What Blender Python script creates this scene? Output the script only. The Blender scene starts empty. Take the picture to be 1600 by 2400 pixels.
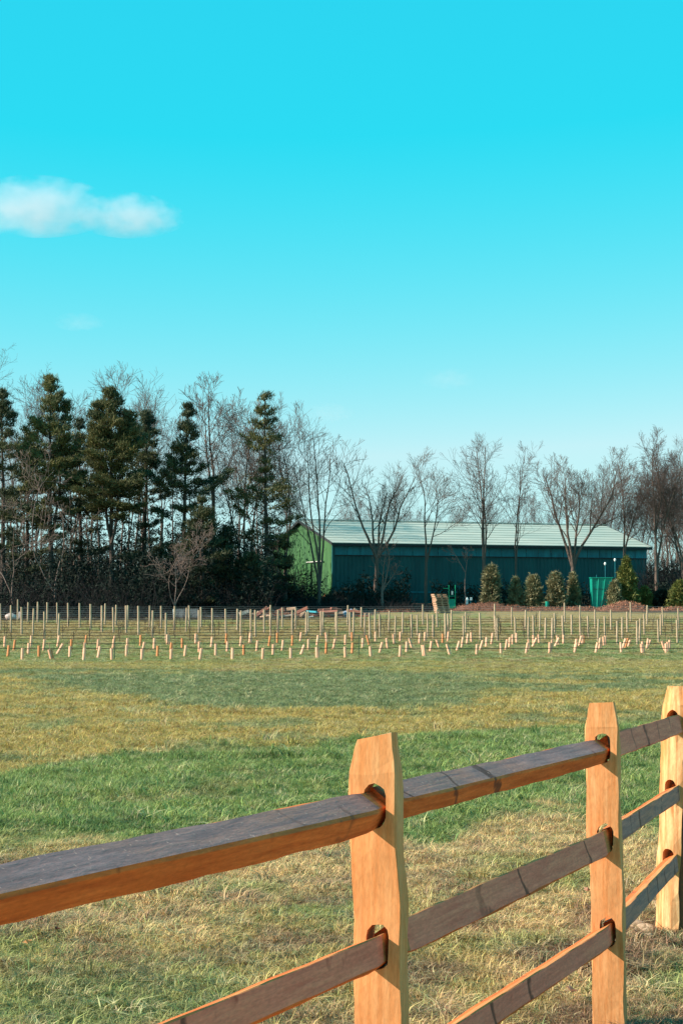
import bpy, bmesh, math, random
import numpy as np
from mathutils import Vector, Matrix

S = bpy.context.scene
COL = S.collection
R = math.radians
# ------------------------------------------------------------------ camera
F = 4400.0                      # focal length in photo pixels (1600 x 2400 frame)
CAMZ = 1.56
PITCH = math.atan(240.0 / F)
cam_d = bpy.data.cameras.new('camera'); cam = bpy.data.objects.new('camera', cam_d); COL.objects.link(cam)
cam_d.sensor_fit = 'VERTICAL'; cam_d.sensor_height = 36; cam_d.lens = F / 2400 * 36
cam_d.clip_start = 0.1; cam_d.clip_end = 6000
cam.location = (0, 0, CAMZ); cam.rotation_euler = (R(90) + PITCH, 0, 0)
S.camera = cam
# ------------------------------------------------------------------ light
SUN_EL = R(31)
LH = Vector((0.975, 0.222)).normalized()          # where the light travels, seen from above
sun_d = bpy.data.lights.new('sun', 'SUN'); sun = bpy.data.objects.new('sun', sun_d); COL.objects.link(sun)
sun_d.energy = 5.0; sun_d.angle = R(0.5); sun_d.color = (1.0, 0.89, 0.77)
ldir = Vector((LH.x * math.cos(SUN_EL), LH.y * math.cos(SUN_EL), -math.sin(SUN_EL)))
sun.rotation_euler = ldir.to_track_quat('-Z', 'Y').to_euler()
sun.location = (-20, -5, 30)
W = bpy.data.worlds.new('World'); S.world = W; W.use_nodes = True
nt = W.node_tree; N = nt.nodes; Lk = nt.links
for n in list(N): N.remove(n)
wo = N.new('ShaderNodeOutputWorld'); bg = N.new('ShaderNodeBackground'); sky = N.new('ShaderNodeTexSky')
sky.sky_type = 'NISHITA'; sky.sun_disc = False; sky.sun_elevation = SUN_EL
sky.sun_rotation = math.atan2(-LH.x, -LH.y)
sky.air_density = 1.0; sky.dust_density = 0.3; sky.ozone_density = 1.0; sky.altitude = 0
bg.inputs['Strength'].default_value = 0.10
sep = N.new('ShaderNodeSeparateColor'); comb = N.new('ShaderNodeCombineColor')
Lk.new(sky.outputs[0], sep.inputs[0])
SKYG = [(0.67, 1.5, 3.0, -1.6), (2.58, 0.36, 6.0, 0), (3.58, 0.20, 6.0, 0)]     # gain, power, ceiling, offset: the photo's cyan film grade
for i, (g, p, cap, off) in enumerate(SKYG):
    of = N.new('ShaderNodeMath'); of.operation = 'ADD'; of.inputs[1].default_value = off
    mx_ = N.new('ShaderNodeMath'); mx_.operation = 'MAXIMUM'; mx_.inputs[1].default_value = .35
    pw = N.new('ShaderNodeMath'); pw.operation = 'POWER'; pw.inputs[1].default_value = p
    mu = N.new('ShaderNodeMath'); mu.operation = 'MULTIPLY'; mu.inputs[1].default_value = g
    mn = N.new('ShaderNodeMath'); mn.operation = 'MINIMUM'; mn.inputs[1].default_value = cap
    Lk.new(sep.outputs[i], of.inputs[0]); Lk.new(of.outputs[0], mx_.inputs[0]); Lk.new(mx_.outputs[0], pw.inputs[0]); Lk.new(pw.outputs[0], mu.inputs[0]); Lk.new(mu.outputs[0], mn.inputs[0])
    Lk.new(mn.outputs[0], comb.inputs[i])
Lk.new(comb.outputs[0], bg.inputs['Color']); Lk.new(bg.outputs[0], wo.inputs['Surface'])
S.view_settings.view_transform = 'Standard'; S.view_settings.look = 'None'
S.view_settings.exposure = 0.9; S.view_settings.gamma = 1.0; S.view_settings.use_curve_mapping = False
S.render.engine = 'CYCLES'; S.render.resolution_x = 682; S.render.resolution_y = 1024
S.cycles.max_bounces = 6; S.cycles.transparent_max_bounces = 12; S.cycles.volume_bounces = 1

# ------------------------------------------------------------------ terrain
KY = [-400, -20, 0, 5, 10, 25, 40, 55, 70, 85, 98, 112, 128, 148, 168, 188, 200, 215, 240, 300, 600, 1500, 5200]
KD = [1.54, 1.54, 1.54, 1.54, 1.60, 1.76, 1.90, 2.04, 2.16, 2.26, 2.28, 2.08, 1.74, 1.22, .62, -.40, -1.15, -1.5, -1.9, -2.4, -3.5, -4, -4]
_ty = np.concatenate([np.arange(-400, 400, .5), np.arange(400, 5200, 20.)])
_td = np.interp(_ty, KY, KD)
_m = _ty < 400
_k = np.hanning(29); _k /= _k.sum()
_s = np.convolve(np.pad(_td[_m], 14, mode='edge'), _k, 'valid'); _td[_m] = _s
def gz(y): return CAMZ - np.interp(y, _ty, _td)
sp, cp = math.sin(PITCH), math.cos(PITCH)
def ray(px, py):
    v = -(py - 1200) / F
    return (px - 800) / F, cp - v * sp, sp + v * cp
def P(px, py, d):                                  # photo pixel at a known distance -> world point
    x, y, z = ray(px, py)
    return Vector((x / y * d, d, CAMZ + z / y * d))
_gy = np.arange(5, 420, .1); _gz = gz(_gy)
def G(px, py):                                     # photo pixel on the ground -> world point
    x, y, z = ray(px, py)
    below = CAMZ + z / y * _gy < _gz
    d = float(_gy[np.argmax(below)]) if below.any() else 400.
    return Vector((x / y * d, d, float(gz(d))))
def mpp(d): return d / F                           # metres per photo pixel at distance d
def proj(X, Y, Z):
    dz = Z - CAMZ
    u = Y * cp + dz * sp; v = -Y * sp + dz * cp
    return 800 + F * X / u, 1200 - F * v / u

# lattice noise for colours and bumps
_rs = np.random.RandomState(7); _lat = _rs.rand(256, 256)
def vnoise(x, y):
    xi = np.floor(x).astype(int); yi = np.floor(y).astype(int); fx = x - xi; fy = y - yi
    fx = fx * fx * (3 - 2 * fx); fy = fy * fy * (3 - 2 * fy)
    a = _lat[xi & 255, yi & 255]; b = _lat[(xi + 1) & 255, yi & 255]
    c = _lat[xi & 255, (yi + 1) & 255]; d = _lat[(xi + 1) & 255, (yi + 1) & 255]
    return (a * (1 - fx) + b * fx) * (1 - fy) + (c * (1 - fx) + d * fx) * fy
def fbm(x, y, o=4):
    s = 0; a = .5
    for i in range(o):
        s = s + a * vnoise(x * 2 ** i + 17.3 * i, y * 2 ** i + 9.1 * i); a *= .5
    return s / (1 - .5 ** o)
def sst(a, b, x):
    t = np.clip((x - a) / (b - a), 0, 1); return t * t * (3 - 2 * t)

C_STRAW = np.array((.50, .335, .15)); C_STRAW2 = np.array((.34, .255, .085)); C_BARE = np.array((.25, .145, .08))
C_GREEN = np.array((.198, .238, .064)); C_BLUE = np.array((.175, .19, .075)); C_YEL = np.array((.37, .26, .075))
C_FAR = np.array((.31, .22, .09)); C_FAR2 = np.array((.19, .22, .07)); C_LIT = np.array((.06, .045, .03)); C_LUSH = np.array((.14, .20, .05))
def turf_colour(X, Y):
    Z = gz(Y)
    Yc = np.maximum(Y, 6.)
    px, py = proj(X, Yc, gz(Yc))
    w = (fbm(X * .45 + 5, Y * .25 + 3) - .5) + .55 * (fbm(X * 1.7, Y * 1.1, 4) - .5)
    hgt = np.clip((py - 1440) / 500, .12, 1.2)
    q = py + w * 150 * hgt
    I = lambda xs, ys: np.interp(px, xs, ys)
    b0 = 1573 + 0 * px
    b1 = I([0, 130, 260, 400, 700, 1000, 1250, 1600], [1592, 1612, 1642, 1656, 1662, 1650, 1630, 1610])
    b2 = I([0, 200, 290, 450, 800, 950, 1300, 1600], [1806, 1790, 1745, 1748, 1758, 1740, 1722, 1700])
    b3 = I([0, 200, 300, 600, 900, 1000, 1150, 1300, 1450, 1600], [1958, 1945, 1965, 1925, 1950, 1985, 1930, 1925, 1960, 2000])
    def mix(a, b, t): return a * (1 - t[..., None]) + b * t[..., None]
    n1 = fbm(X * .9 + 40, Y * .6 + 8, 5); n2 = fbm(X * 3.1 + 3, Y * 2.3 + 88, 4); n3 = fbm(X * .3 + 9, Y * .12 + 5, 4)
    c = np.ones(X.shape + (3,)) * C_FAR
    c = mix(c, C_FAR2, sst(.52, .62, n3) * .6)
    c = mix(c, C_FAR2, sst(1490, 1508, q) * .8 * sst(.3, .55, n1))
    c = mix(c, C_YEL, sst(1546, 1554, q) * sst(.38, .5, n1) * .7)
    right = sst(900, 1350, px + w * 300)
    blue = mix(c * 0 + C_BLUE, c * 0 + C_YEL, right * sst(.5, .58, n1) * .85)
    c = mix(c, blue, sst(-6, 6, q - b0))
    yel = mix(c * 0 + C_YEL, c * 0 + C_BLUE * 1.05, sst(.56, .66, n1) * .75)
    yel = mix(yel, yel * np.array((.8, .72, .62)), sst(.55, .75, n2) * .6)
    c = mix(c, yel, sst(-8, 8, q - b1))
    gr = mix(c * 0 + C_GREEN, c * 0 + C_LUSH * .8, sst(.45, .65, n2)); gr = mix(gr, gr * 0 + C_STRAW2 * .75, sst(.64, .72, n1) * .45)
    c = mix(c, gr, sst(-12, 12, q - b2))
    st = mix(c * 0 + C_STRAW, c * 0 + C_STRAW2, sst(.46, .64, n1) * .8)
    st = mix(st, st * 0 + C_GREEN, sst(.58, .70, fbm(X * 1.3 + 70, Y * 1.0 + 11, 4)) * .6)
    st = mix(st, st * 0 + C_BARE, sst(.55, .64, fbm(X * 1.9 + 7, Y * 1.5 + 51, 4)) * .6 * sst(1880, 2250, py))
    st = mix(st, st * 0 + C_BARE, sst(.54, .66, n2) * .75)
    lowleft = sst(2200, 2380, py) * (1 - sst(500, 700, px)) * sst(.45, .6, n1 * .5 + n2 * .5)
    st = mix(st, st * 0 + C_GREEN, lowleft * .7)
    rr = sst(2230, 2290, py) * (1 - sst(2320, 2380, py)) * sst(1480, 1560, px)
    st = mix(st, st * 0 + C_LUSH, rr * .7)
    c = mix(c, st, sst(-16, 16, q - b3))
    for bx, by, br in ((1.03, 7.15, .42), (1.63, 9.5, .34), (.30, 8.3, .30), (1.1, 8.6, .35)):      # scuffed soil round the post feet and beyond
        c = mix(c, c * 0 + C_BARE * .8, (1 - sst(.45, 1.0, np.sqrt((X - bx) ** 2 + ((Y - by) * .8) ** 2) / br + w * 1.2)) * .8)
    # leaf litter and bare earth under the wood and along the yard
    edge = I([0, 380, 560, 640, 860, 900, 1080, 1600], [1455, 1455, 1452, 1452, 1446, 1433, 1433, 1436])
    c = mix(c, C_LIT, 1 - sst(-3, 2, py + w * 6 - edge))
    # darker strips along the vine rows
    for yr in VROWS:
        c = c * (1 - .40 * np.exp(-((Y - yr - .02 * X + .5 * w) / .22) ** 2) * (fbm(X * .35 + yr, Y * 0 + yr, 3) > .42))[..., None]
    c = c * (.86 + .28 * fbm(X * 6, Y * 6, 3))[..., None]
    return np.clip(c, .01, 1)

# ------------------------------------------------------------------ mesh helpers
def tag(o, label=None, cat=None, group=None, kind=None):
    if label: o['label'] = label
    if cat: o['category'] = cat
    if group: o['group'] = group
    if kind: o['kind'] = kind
    return o
def empty(name, loc, rz=0, label=None, cat=None, group=None):
    o = bpy.data.objects.new(name, None); COL.objects.link(o); o.location = loc; o.rotation_euler = (0, 0, rz)
    o.empty_display_size = .2
    return tag(o, label, cat, group)
def np_mesh(name, V, faces, mats, smooth=False, midx=None):
    """V Nx3, faces: list of int arrays (M x k)"""
    me = bpy.data.meshes.new(name)
    V = np.asarray(V, dtype=np.float32)
    me.vertices.add(len(V)); me.vertices.foreach_set('co', V.ravel())
    nl = sum(f.size for f in faces); npoly = sum(len(f) for f in faces)
    me.loops.add(nl); me.polygons.add(npoly)
    me.loops.foreach_set('vertex_index', np.concatenate([f.ravel() for f in faces]).astype(np.int32))
    tot = np.concatenate([np.full(len(f), f.shape[1]) for f in faces]).astype(np.int32)
    st = np.concatenate([[0], np.cumsum(tot)[:-1]]).astype(np.int32)
    me.polygons.foreach_set('loop_start', st); me.polygons.foreach_set('loop_total', tot)
    if smooth: me.polygons.foreach_set('use_smooth', np.ones(npoly, bool))
    if midx is not None: me.polygons.foreach_set('material_index', np.asarray(midx, np.int32))
    for m in (mats if isinstance(mats, (list, tuple)) else [mats]): me.materials.append(m)
    me.update(calc_edges=True); me.validate()
    return me
def link(name, me, parent=None, loc=(0, 0, 0), rot=(0, 0, 0)):
    o = bpy.data.objects.new(name, me); COL.objects.link(o); o.parent = parent; o.location = loc; o.rotation_euler = rot
    return o
def children(o): return [c for c in bpy.data.objects if c.parent == o]
def copy_thing(o, kids, loc, rz=0, sc=1.0):
    c = o.copy(); COL.objects.link(c); c.location = loc; c.rotation_euler = (0, 0, rz)
    c.scale = (sc, sc, sc) if not isinstance(sc, tuple) else sc
    for k in kids:
        d = k.copy(); COL.objects.link(d); d.parent = c
    return c
class MB:
    def __init__(s): s.v = []; s.f = []; s.m = []
    def add(s, vs, fs, m=0):
        b = len(s.v); s.v += [tuple(v) for v in vs]; s.f += [tuple(b + i for i in f) for f in fs]; s.m += [m] * len(fs)
    def box(s, c, size, M=None, m=0):
        hx, hy, hz = [k / 2 for k in size]
        vs = [Vector((x, y, z)) for z in (-hz, hz) for x, y in ((-hx, -hy), (hx, -hy), (hx, hy), (-hx, hy))]
        c = Vector(c)
        vs = [(M @ v if M else v) + c for v in vs]
        s.add(vs, [(3, 2, 1, 0), (4, 5, 6, 7), (0, 1, 5, 4), (1, 2, 6, 5), (2, 3, 7, 6), (3, 0, 4, 7)], m)
    def bar(s, a, b, w, h=None, m=0, roll=0):
        a = Vector(a); b = Vector(b); d = b - a
        M = d.to_track_quat('X', 'Z').to_matrix() @ Matrix.Rotation(roll, 3, 'X')
        s.box((a + b) / 2, (d.length, w, h or w), M, m)
    def tube(s, a, b, r, r2=None, k=8, m=0):
        a = Vector(a); b = Vector(b); d = (b - a); r2 = r if r2 is None else r2
        M = d.to_track_quat('Z', 'Y').to_matrix()
        ring = [Vector((math.cos(t), math.sin(t), 0)) for t in [2 * math.pi * i / k for i in range(k)]]
        vs = [a + M @ (v * r) for v in ring] + [b + M @ (v * r2) for v in ring]
        fs = [(i, (i + 1) % k, k + (i + 1) % k, k + i) for i in range(k)] + [tuple(range(k - 1, -1, -1)), tuple(range(k, 2 * k))]
        s.add(vs, fs, m)
    def build(s, name, mats, parent=None, loc=(0, 0, 0), rot=(0, 0, 0), smooth=False, bevel=0):
        me = bpy.data.meshes.new(name); me.from_pydata(s.v, [], s.f)
        mats = mats if isinstance(mats, (list, tuple)) else [mats]
        for m in mats: me.materials.append(m)
        me.polygons.foreach_set('material_index', s.m)
        if smooth: me.polygons.foreach_set('use_smooth', [True] * len(s.f))
        if bevel:
            bm = bmesh.new(); bm.from_mesh(me); bmesh.ops.bevel(bm, geom=bm.edges[:], offset=bevel, segments=1, affect='EDGES'); bm.to_mesh(me); bm.free()
        me.update()
        return link(name, me, parent, loc, rot)

# ------------------------------------------------------------------ materials
def mat(name, col, rough=.85, noise=None, bump=0, bscale=20, coords='Object', stretch=(1, 1, 1), col2=None, metal=0, spec=.25, trans=0, vary=0):
    m = bpy.data.materials.new(name); m.use_nodes = True; nt = m.node_tree; n = nt.nodes; l = nt.links
    b = n['Principled BSDF']; b.inputs['Roughness'].default_value = rough; b.inputs['Metallic'].default_value = metal
    b.inputs['Specular IOR Level'].default_value = spec
    b.inputs['Base Color'].default_value = (*col, 1)
    tc = n.new('ShaderNodeTexCoord'); mp = n.new('ShaderNodeMapping'); mp.inputs['Scale'].default_value = stretch
    l.new(tc.outputs[coords], mp.inputs['Vector'])
    last = None
    if noise:
        tx = n.new('ShaderNodeTexNoise'); tx.inputs['Scale'].default_value = noise; tx.inputs['Detail'].default_value = 6
        tx.inputs['Roughness'].default_value = .65
        l.new(mp.outputs[0], tx.inputs['Vector'])
        cr = n.new('ShaderNodeValToRGB'); cr.color_ramp.elements[0].position = .35; cr.color_ramp.elements[1].position = .65
        c2 = col2 or tuple(c * .55 for c in col)
        cr.color_ramp.elements[0].color = (*c2, 1); cr.color_ramp.elements[1].color = (*col, 1)
        l.new(tx.outputs[0], cr.inputs[0]); last = cr.outputs[0]
    if vary:
        oi = n.new('ShaderNodeObjectInfo'); gi = n.new('ShaderNodeNewGeometry')
        ad = n.new('ShaderNodeMath'); ad.operation = 'ADD'; l.new(oi.outputs['Random'], ad.inputs[0]); l.new(gi.outputs['Random Per Island'], ad.inputs[1])
        mr = n.new('ShaderNodeMapRange'); mr.inputs['From Max'].default_value = 2; mr.inputs['To Min'].default_value = 1 - vary; mr.inputs['To Max'].default_value = 1 + vary
        l.new(ad.outputs[0], mr.inputs['Value'])
        hs = n.new('ShaderNodeHueSaturation'); hs.inputs['Color'].default_value = (*col, 1)
        if last: l.new(last, hs.inputs['Color'])
        l.new(mr.outputs[0], hs.inputs['Value']); last = hs.outputs[0]
    if last: l.new(last, b.inputs['Base Color'])
    if bump:
        t2 = n.new('ShaderNodeTexNoise'); t2.inputs['Scale'].default_value = bscale; t2.inputs['Detail'].default_value = 5
        l.new(mp.outputs[0], t2.inputs['Vector'])
        bp = n.new('ShaderNodeBump'); bp.inputs['Strength'].default_value = bump; bp.inputs['Distance'].default_value = .02
        l.new(t2.outputs[0], bp.inputs['Height']); l.new(bp.outputs[0], b.inputs['Normal'])
    if trans:
        ts = n.new('ShaderNodeBsdfTranslucent'); mx = n.new('ShaderNodeMixShader'); mx.inputs[0].default_value = trans
        if last: l.new(last, ts.inputs['Color'])
        else: ts.inputs['Color'].default_value = (*col, 1)
        l.new(b.outputs[0], mx.inputs[1]); l.new(ts.outputs[0], mx.inputs[2]); l.new(mx.outputs[0], n['Material Output'].inputs['Surface'])
    return m

def wood_mat(name, cols, axis, knots=0, seedoff=0, speck=0, bands=None):
    """split cedar: grain runs along the local axis, dark knot streaks cross it"""
    m = bpy.data.materials.new(name); m.use_nodes = True; nt = m.node_tree; n = nt.nodes; l = nt.links
    b = n['Principled BSDF']; b.inputs['Roughness'].default_value = .8; b.inputs['Specular IOR Level'].default_value = .2
    tc = n.new('ShaderNodeTexCoord'); oi = n.new('ShaderNodeObjectInfo')
    off = n.new('ShaderNodeVectorMath'); off.operation = 'MULTIPLY_ADD'; off.inputs[1].default_value = (1, 1, 1)
    cx = n.new('ShaderNodeCombineXYZ'); m7 = n.new('ShaderNodeMath'); m7.operation = 'MULTIPLY'; m7.inputs[1].default_value = 13.7
    l.new(oi.outputs['Random'], m7.inputs[0])
    for i in range(3): l.new(m7.outputs[0], cx.inputs[i])
    l.new(tc.outputs['Object'], off.inputs[0]); l.new(cx.outputs[0], off.inputs[2])
    def nz(sc, stretch, det=6, dist=0):
        mp = n.new('ShaderNodeMapping'); mp.inputs['Scale'].default_value = stretch; l.new(off.outputs[0], mp.inputs[0])
        t = n.new('ShaderNodeTexNoise'); t.inputs['Scale'].default_value = sc; t.inputs['Detail'].default_value = det; t.inputs['Distortion'].default_value = dist
        t.inputs['Roughness'].default_value = .6
        l.new(mp.outputs[0], t.inputs['Vector']); return t.outputs[0]
    def ramp(v, p0, p1, c0, c1):
        r = n.new('ShaderNodeValToRGB'); r.color_ramp.elements[0].position = p0; r.color_ramp.elements[1].position = p1
        r.color_ramp.elements[0].color = (*c0, 1); r.color_ramp.elements[1].color = (*c1, 1); l.new(v, r.inputs[0]); return r.outputs[0]
    def mixc(f, a, bb, mode='MIX'):
        x = n.new('ShaderNodeMix'); x.data_type = 'RGBA'; x.blend_type = mode
        if isinstance(f, float): x.inputs[0].default_value = f
        else: l.new(f, x.inputs[0])
        for s_, i in ((a, 6), (bb, 7)):
            if isinstance(s_, tuple): x.inputs[i].default_value = (*s_, 1)
            else: l.new(s_, x.inputs[i])
        return x.outputs[2]
    gst = [1, 1, 1]; gst[axis] = .06
    grain = nz(60, tuple(gst), 6, .35)
    gst2 = [1, 1, 1]; gst2[axis] = .25
    patch = nz(5, tuple(gst2), 5, .6)
    c = mixc(patch_f(n, l, patch, .38, .62), cols[0], cols[1])
    c = mixc(patch_f(n, l, grain, .35, .7), cols[2], c)
    fine = nz(160, tuple(gst2), 3)
    c = mixc(.35, c, ramp(fine, .3, .7, (.55, .5, .45), (1.25, 1.2, 1.15)), 'MULTIPLY')
    if knots:
        wv = n.new('ShaderNodeTexWave'); wv.bands_direction = 'XYZ'[axis]; wv.inputs['Scale'].default_value = knots / 8; wv.inputs['Distortion'].default_value = 3.2
        wv.inputs['Detail'].default_value = 3; wv.inputs['Detail Scale'].default_value = 7.0; l.new(off.outputs[0], wv.inputs['Vector'])
        kst = [.01, .01, .01]; kst[axis] = 1
        mk = nz(3.1, tuple(kst), 2); mm_ = n.new('ShaderNodeMath'); mm_.operation = 'MULTIPLY'
        l.new(patch_f(n, l, wv.outputs['Fac'], .965, .998), mm_.inputs[0]); l.new(patch_f(n, l, mk, .46, .56), mm_.inputs[1])
        m2_ = n.new('ShaderNodeMath'); m2_.operation = 'MULTIPLY'; m2_.inputs[1].default_value = .85; l.new(mm_.outputs[0], m2_.inputs[0])
        c = mixc(m2_.outputs[0], c, (.11, .035, .022))
    else:
        cst = [60, 60, 60]; cst[axis] = 1.6
        ck = nz(1, tuple(cst), 3, .3); c = mixc(patch_f(n, l, ck, .71, .75), c, (.16, .05, .02))
    blot = nz(9, (1, 1, 1), 3)
    c = mixc(patch_f(n, l, blot, .66, .76), c, (cols[2][0] * .6, cols[2][1] * .5, cols[2][2] * .5))
    if speck:
        sk = nz(70, (1, 1, 1), 2); c = mixc(patch_f(n, l, sk, .66, .72), c, (.70, .34, .26))
    l.new(c, b.inputs['Base Color'])
    bp = n.new('ShaderNodeBump'); bp.inputs['Strength'].default_value = .35; bp.inputs['Distance'].default_value = .002
    ad = n.new('ShaderNodeMath'); ad.operation = 'ADD'; l.new(grain, ad.inputs[0]); l.new(fine, ad.inputs[1])
    l.new(ad.outputs[0], bp.inputs['Height']); l.new(bp.outputs[0], b.inputs['Normal'])
    return m
def patch_f(n, l, v, a, b):
    mr = n.new('ShaderNodeMapRange'); mr.inputs['From Min'].default_value = a; mr.inputs['From Max'].default_value = b; l.new(v, mr.inputs['Value'])
    return mr.outputs[0]

def attr_mat(name, inst, rough=.8, trans=0):
    m = bpy.data.materials.new(name); m.use_nodes = True; nt = m.node_tree; n = nt.nodes; l = nt.links
    b = n['Principled BSDF']; b.inputs['Roughness'].default_value = rough; b.inputs['Specular IOR Level'].default_value = .15
    at = n.new('ShaderNodeAttribute'); at.attribute_name = 'turf'; at.attribute_type = 'INSTANCER' if inst else 'GEOMETRY'
    if inst:
        gi = n.new('ShaderNodeNewGeometry')
        mr = n.new('ShaderNodeMapRange'); mr.inputs['To Min'].default_value = .6; mr.inputs['To Max'].default_value = 1.75; l.new(gi.outputs['Random Per Island'], mr.inputs['Value'])
        hs = n.new('ShaderNodeHueSaturation'); l.new(at.outputs['Color'], hs.inputs['Color']); l.new(mr.outputs[0], hs.inputs['Value'])
        hm = n.new('ShaderNodeMapRange'); hm.inputs['To Min'].default_value = .47; hm.inputs['To Max'].default_value = .53
        ml = n.new('ShaderNodeMath'); ml.operation = 'MULTIPLY'; ml.inputs[1].default_value = 7.31; fr = n.new('ShaderNodeMath'); fr.operation = 'FRACT'
        l.new(gi.outputs['Random Per Island'], ml.inputs[0]); l.new(ml.outputs[0], fr.inputs[0]); l.new(fr.outputs[0], hm.inputs['Value']); l.new(hm.outputs[0], hs.inputs['Hue'])
        l.new(hs.outputs[0], b.inputs['Base Color'])
        b.inputs['Specular IOR Level'].default_value = .35; b.inputs['Roughness'].default_value = .55
        ts = n.new('ShaderNodeBsdfTranslucent'); l.new(hs.outputs[0], ts.inputs['Color'])
        mx = n.new('ShaderNodeMixShader'); mx.inputs[0].default_value = .3
        l.new(b.outputs[0], mx.inputs[1]); l.new(ts.outputs[0], mx.inputs[2]); l.new(mx.outputs[0], n['Material Output'].inputs['Surface'])
    else:
        tc = n.new('ShaderNodeTexCoord'); cols = []
        c = at.outputs['Color']
        for sc, lo, hi in ((2.2, .8, 1.18), (14, .72, 1.25), (60, .62, 1.3)):
            t = n.new('ShaderNodeTexNoise'); t.inputs['Scale'].default_value = sc; t.inputs['Detail'].default_value = 4; l.new(tc.outputs['Object'], t.inputs['Vector'])
            mr = n.new('ShaderNodeMapRange'); mr.inputs['From Min'].default_value = .3; mr.inputs['From Max'].default_value = .7
            mr.inputs['To Min'].default_value = lo; mr.inputs['To Max'].default_value = hi; l.new(t.outputs[0], mr.inputs['Value'])
            vm = n.new('ShaderNodeVectorMath'); vm.operation = 'SCALE'; l.new(c, vm.inputs[0]); l.new(mr.outputs[0], vm.inputs['Scale']); c = vm.outputs[0]
        l.new(c, b.inputs['Base Color'])
        t = n.new('ShaderNodeTexNoise'); t.inputs['Scale'].default_value = 9; t.inputs['Detail'].default_value = 8; l.new(tc.outputs['Object'], t.inputs['Vector'])
        bp = n.new('ShaderNodeBump'); bp.inputs['Strength'].default_value = .8; bp.inputs['Distance'].default_value = .09
        l.new(t.outputs[0], bp.inputs['Height']); l.new(bp.outputs[0], b.inputs['Normal'])
    return m

M_ground = attr_mat('turf_ground', False); M_blade = attr_mat('grass_blade', True)
M_post = wood_mat('cedar_post', [(.75, .385, .17), (.71, .31, .12), (.62, .23, .075)], 2)
M_postpale = wood_mat('cedar_post_pale', [(.85, .55, .27), (.72, .36, .12), (.50, .19, .06)], 2)
M_bark = wood_mat('cedar_bark_strip', [(.20, .075, .032), (.34, .13, .055), (.07, .028, .018)], 2)
M_endgrain = mat('cedar_end_grain', (.75, .55, .42), .9, 30, .3, 60)
M_grey = wood_mat('weathered_rail_face', [(.48, .235, .215), (.62, .24, .155), (.28, .14, .13)], 0, knots=7, speck=1)
M_brown = wood_mat('brown_rail_face', [(.92, .245, .16), (.92, .29, .17), (.70, .165, .105)], 0, knots=6)
M_orange = wood_mat('fresh_rail_face', [(.72, .17, .035), (.80, .23, .06), (.50, .10, .02)], 0, knots=5)
M_vpost = mat('vine_post_wood', (.50, .36, .24), .9, 14, .4, 30, stretch=(1, 1, .15), col2=(.27, .20, .13), vary=.15)
M_tubeA = mat('grow_tube_peach', (.88, .52, .35), .6, 8, col2=(.84, .40, .24), vary=.12, trans=.12)
M_tubeB = mat('grow_tube_orange', (.72, .30, .13), .6, 8, col2=(.62, .22, .08), vary=.1, trans=.12)
M_twig = mat('tube_stake', (.30, .20, .12), .9)
M_hose = mat('drip_hose', (.015, .018, .015), .6)
M_wire = mat('trellis_wire', (.30, .33, .33), .5, metal=.3)
M_barkb = mat('grey_brown_bark', (.15, .10, .078), .95, 6, .6, 12, stretch=(1, 1, .25), col2=(.09, .07, .06))
M_twigb = mat('bare_twigs', (.13, .095, .08), .95)
M_twigr = mat('reddish_twigs', (.105, .075, .066), .95)
M_brush = mat('dark_brush', (.030, .026, .026), .95, vary=.5)
M_sunbark = mat('bark_painted_sunlit', (.22, .155, .13), .9, 8, col2=(.13, .09, .075))  # bark lightened to imitate sun on the branches, painted into the colour
M_pbark = mat('pine_bark', (.085, .062, .05), .95, 6, .6, 12, stretch=(1, 1, .25), col2=(.04, .03, .025))
M_needle = mat('pine_needles', (.165, .15, .05), .7, .35, col2=(.045, .062, .032), vary=.35, trans=.15)
M_needleb = mat('pine_needles_blue', (.10, .10, .04), .7, .35, col2=(.028, .045, .028), vary=.35, trans=.15)
M_leafsage = mat('sage_evergreen_leaves', (.40, .34, .18), .65, 1.6, col2=(.07, .08, .04), vary=.35, trans=.12)
M_leafyel = mat('yellow_green_needles', (.22, .22, .055), .7, 1.4, col2=(.07, .085, .025), vary=.35, trans=.12)
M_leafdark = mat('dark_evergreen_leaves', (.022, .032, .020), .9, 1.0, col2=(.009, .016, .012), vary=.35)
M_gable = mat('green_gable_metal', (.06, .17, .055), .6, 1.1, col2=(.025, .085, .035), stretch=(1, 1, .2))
M_side = mat('shade_tinted_side_metal', (.012, .105, .105), .5, .8, col2=(.006, .07, .075), stretch=(1, 1, .3))  # same green metal as the gable, its shade painted in as dark teal
M_strip = mat('translucent_side_panel', (.02, .23, .27), .5, 1.5, col2=(.015, .13, .16), stretch=(1, 1, .3), vary=.15)
M_roof = mat('pale_metal_roof', (.46, .46, .38), .6, .45, col2=(.33, .37, .31), stretch=(.35, 1.6, 1))
M_dark = mat('dark_trim', (.03, .035, .035), .7)
M_white = mat('white_paint', (.7, .68, .62), .6)
M_teal = mat('teal_painted_steel', (.005, .30, .20), .45, 2.5, col2=(.004, .20, .15))
M_grn = mat('green_painted_tube', (.01, .38, .17), .45)
M_pallet = mat('pallet_wood', (.52, .33, .22), .9, 6, .3, 20, col2=(.32, .19, .12), vary=.25)
M_mulch = mat('red_brown_mulch', (.21, .085, .05), 1, 5, .9, 14, col2=(.11, .05, .035))
M_chip = mat('mulch_chips', (.26, .12, .07), .95, vary=.6)
M_rust = mat('rusty_iron', (.38, .14, .09), .9, 5, .3, 20, col2=(.18, .07, .05))
M_plank = mat('scrap_plank', (.60, .47, .38), .9, 8, col2=(.40, .28, .21), stretch=(.2, 1, 1))
M_bluet = mat('blue_tarp', (.06, .42, .50), .5)
M_bluegrey = mat('blue_grey_tarp', (.30, .38, .46), .6, 6, col2=(.12, .14, .18))
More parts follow.
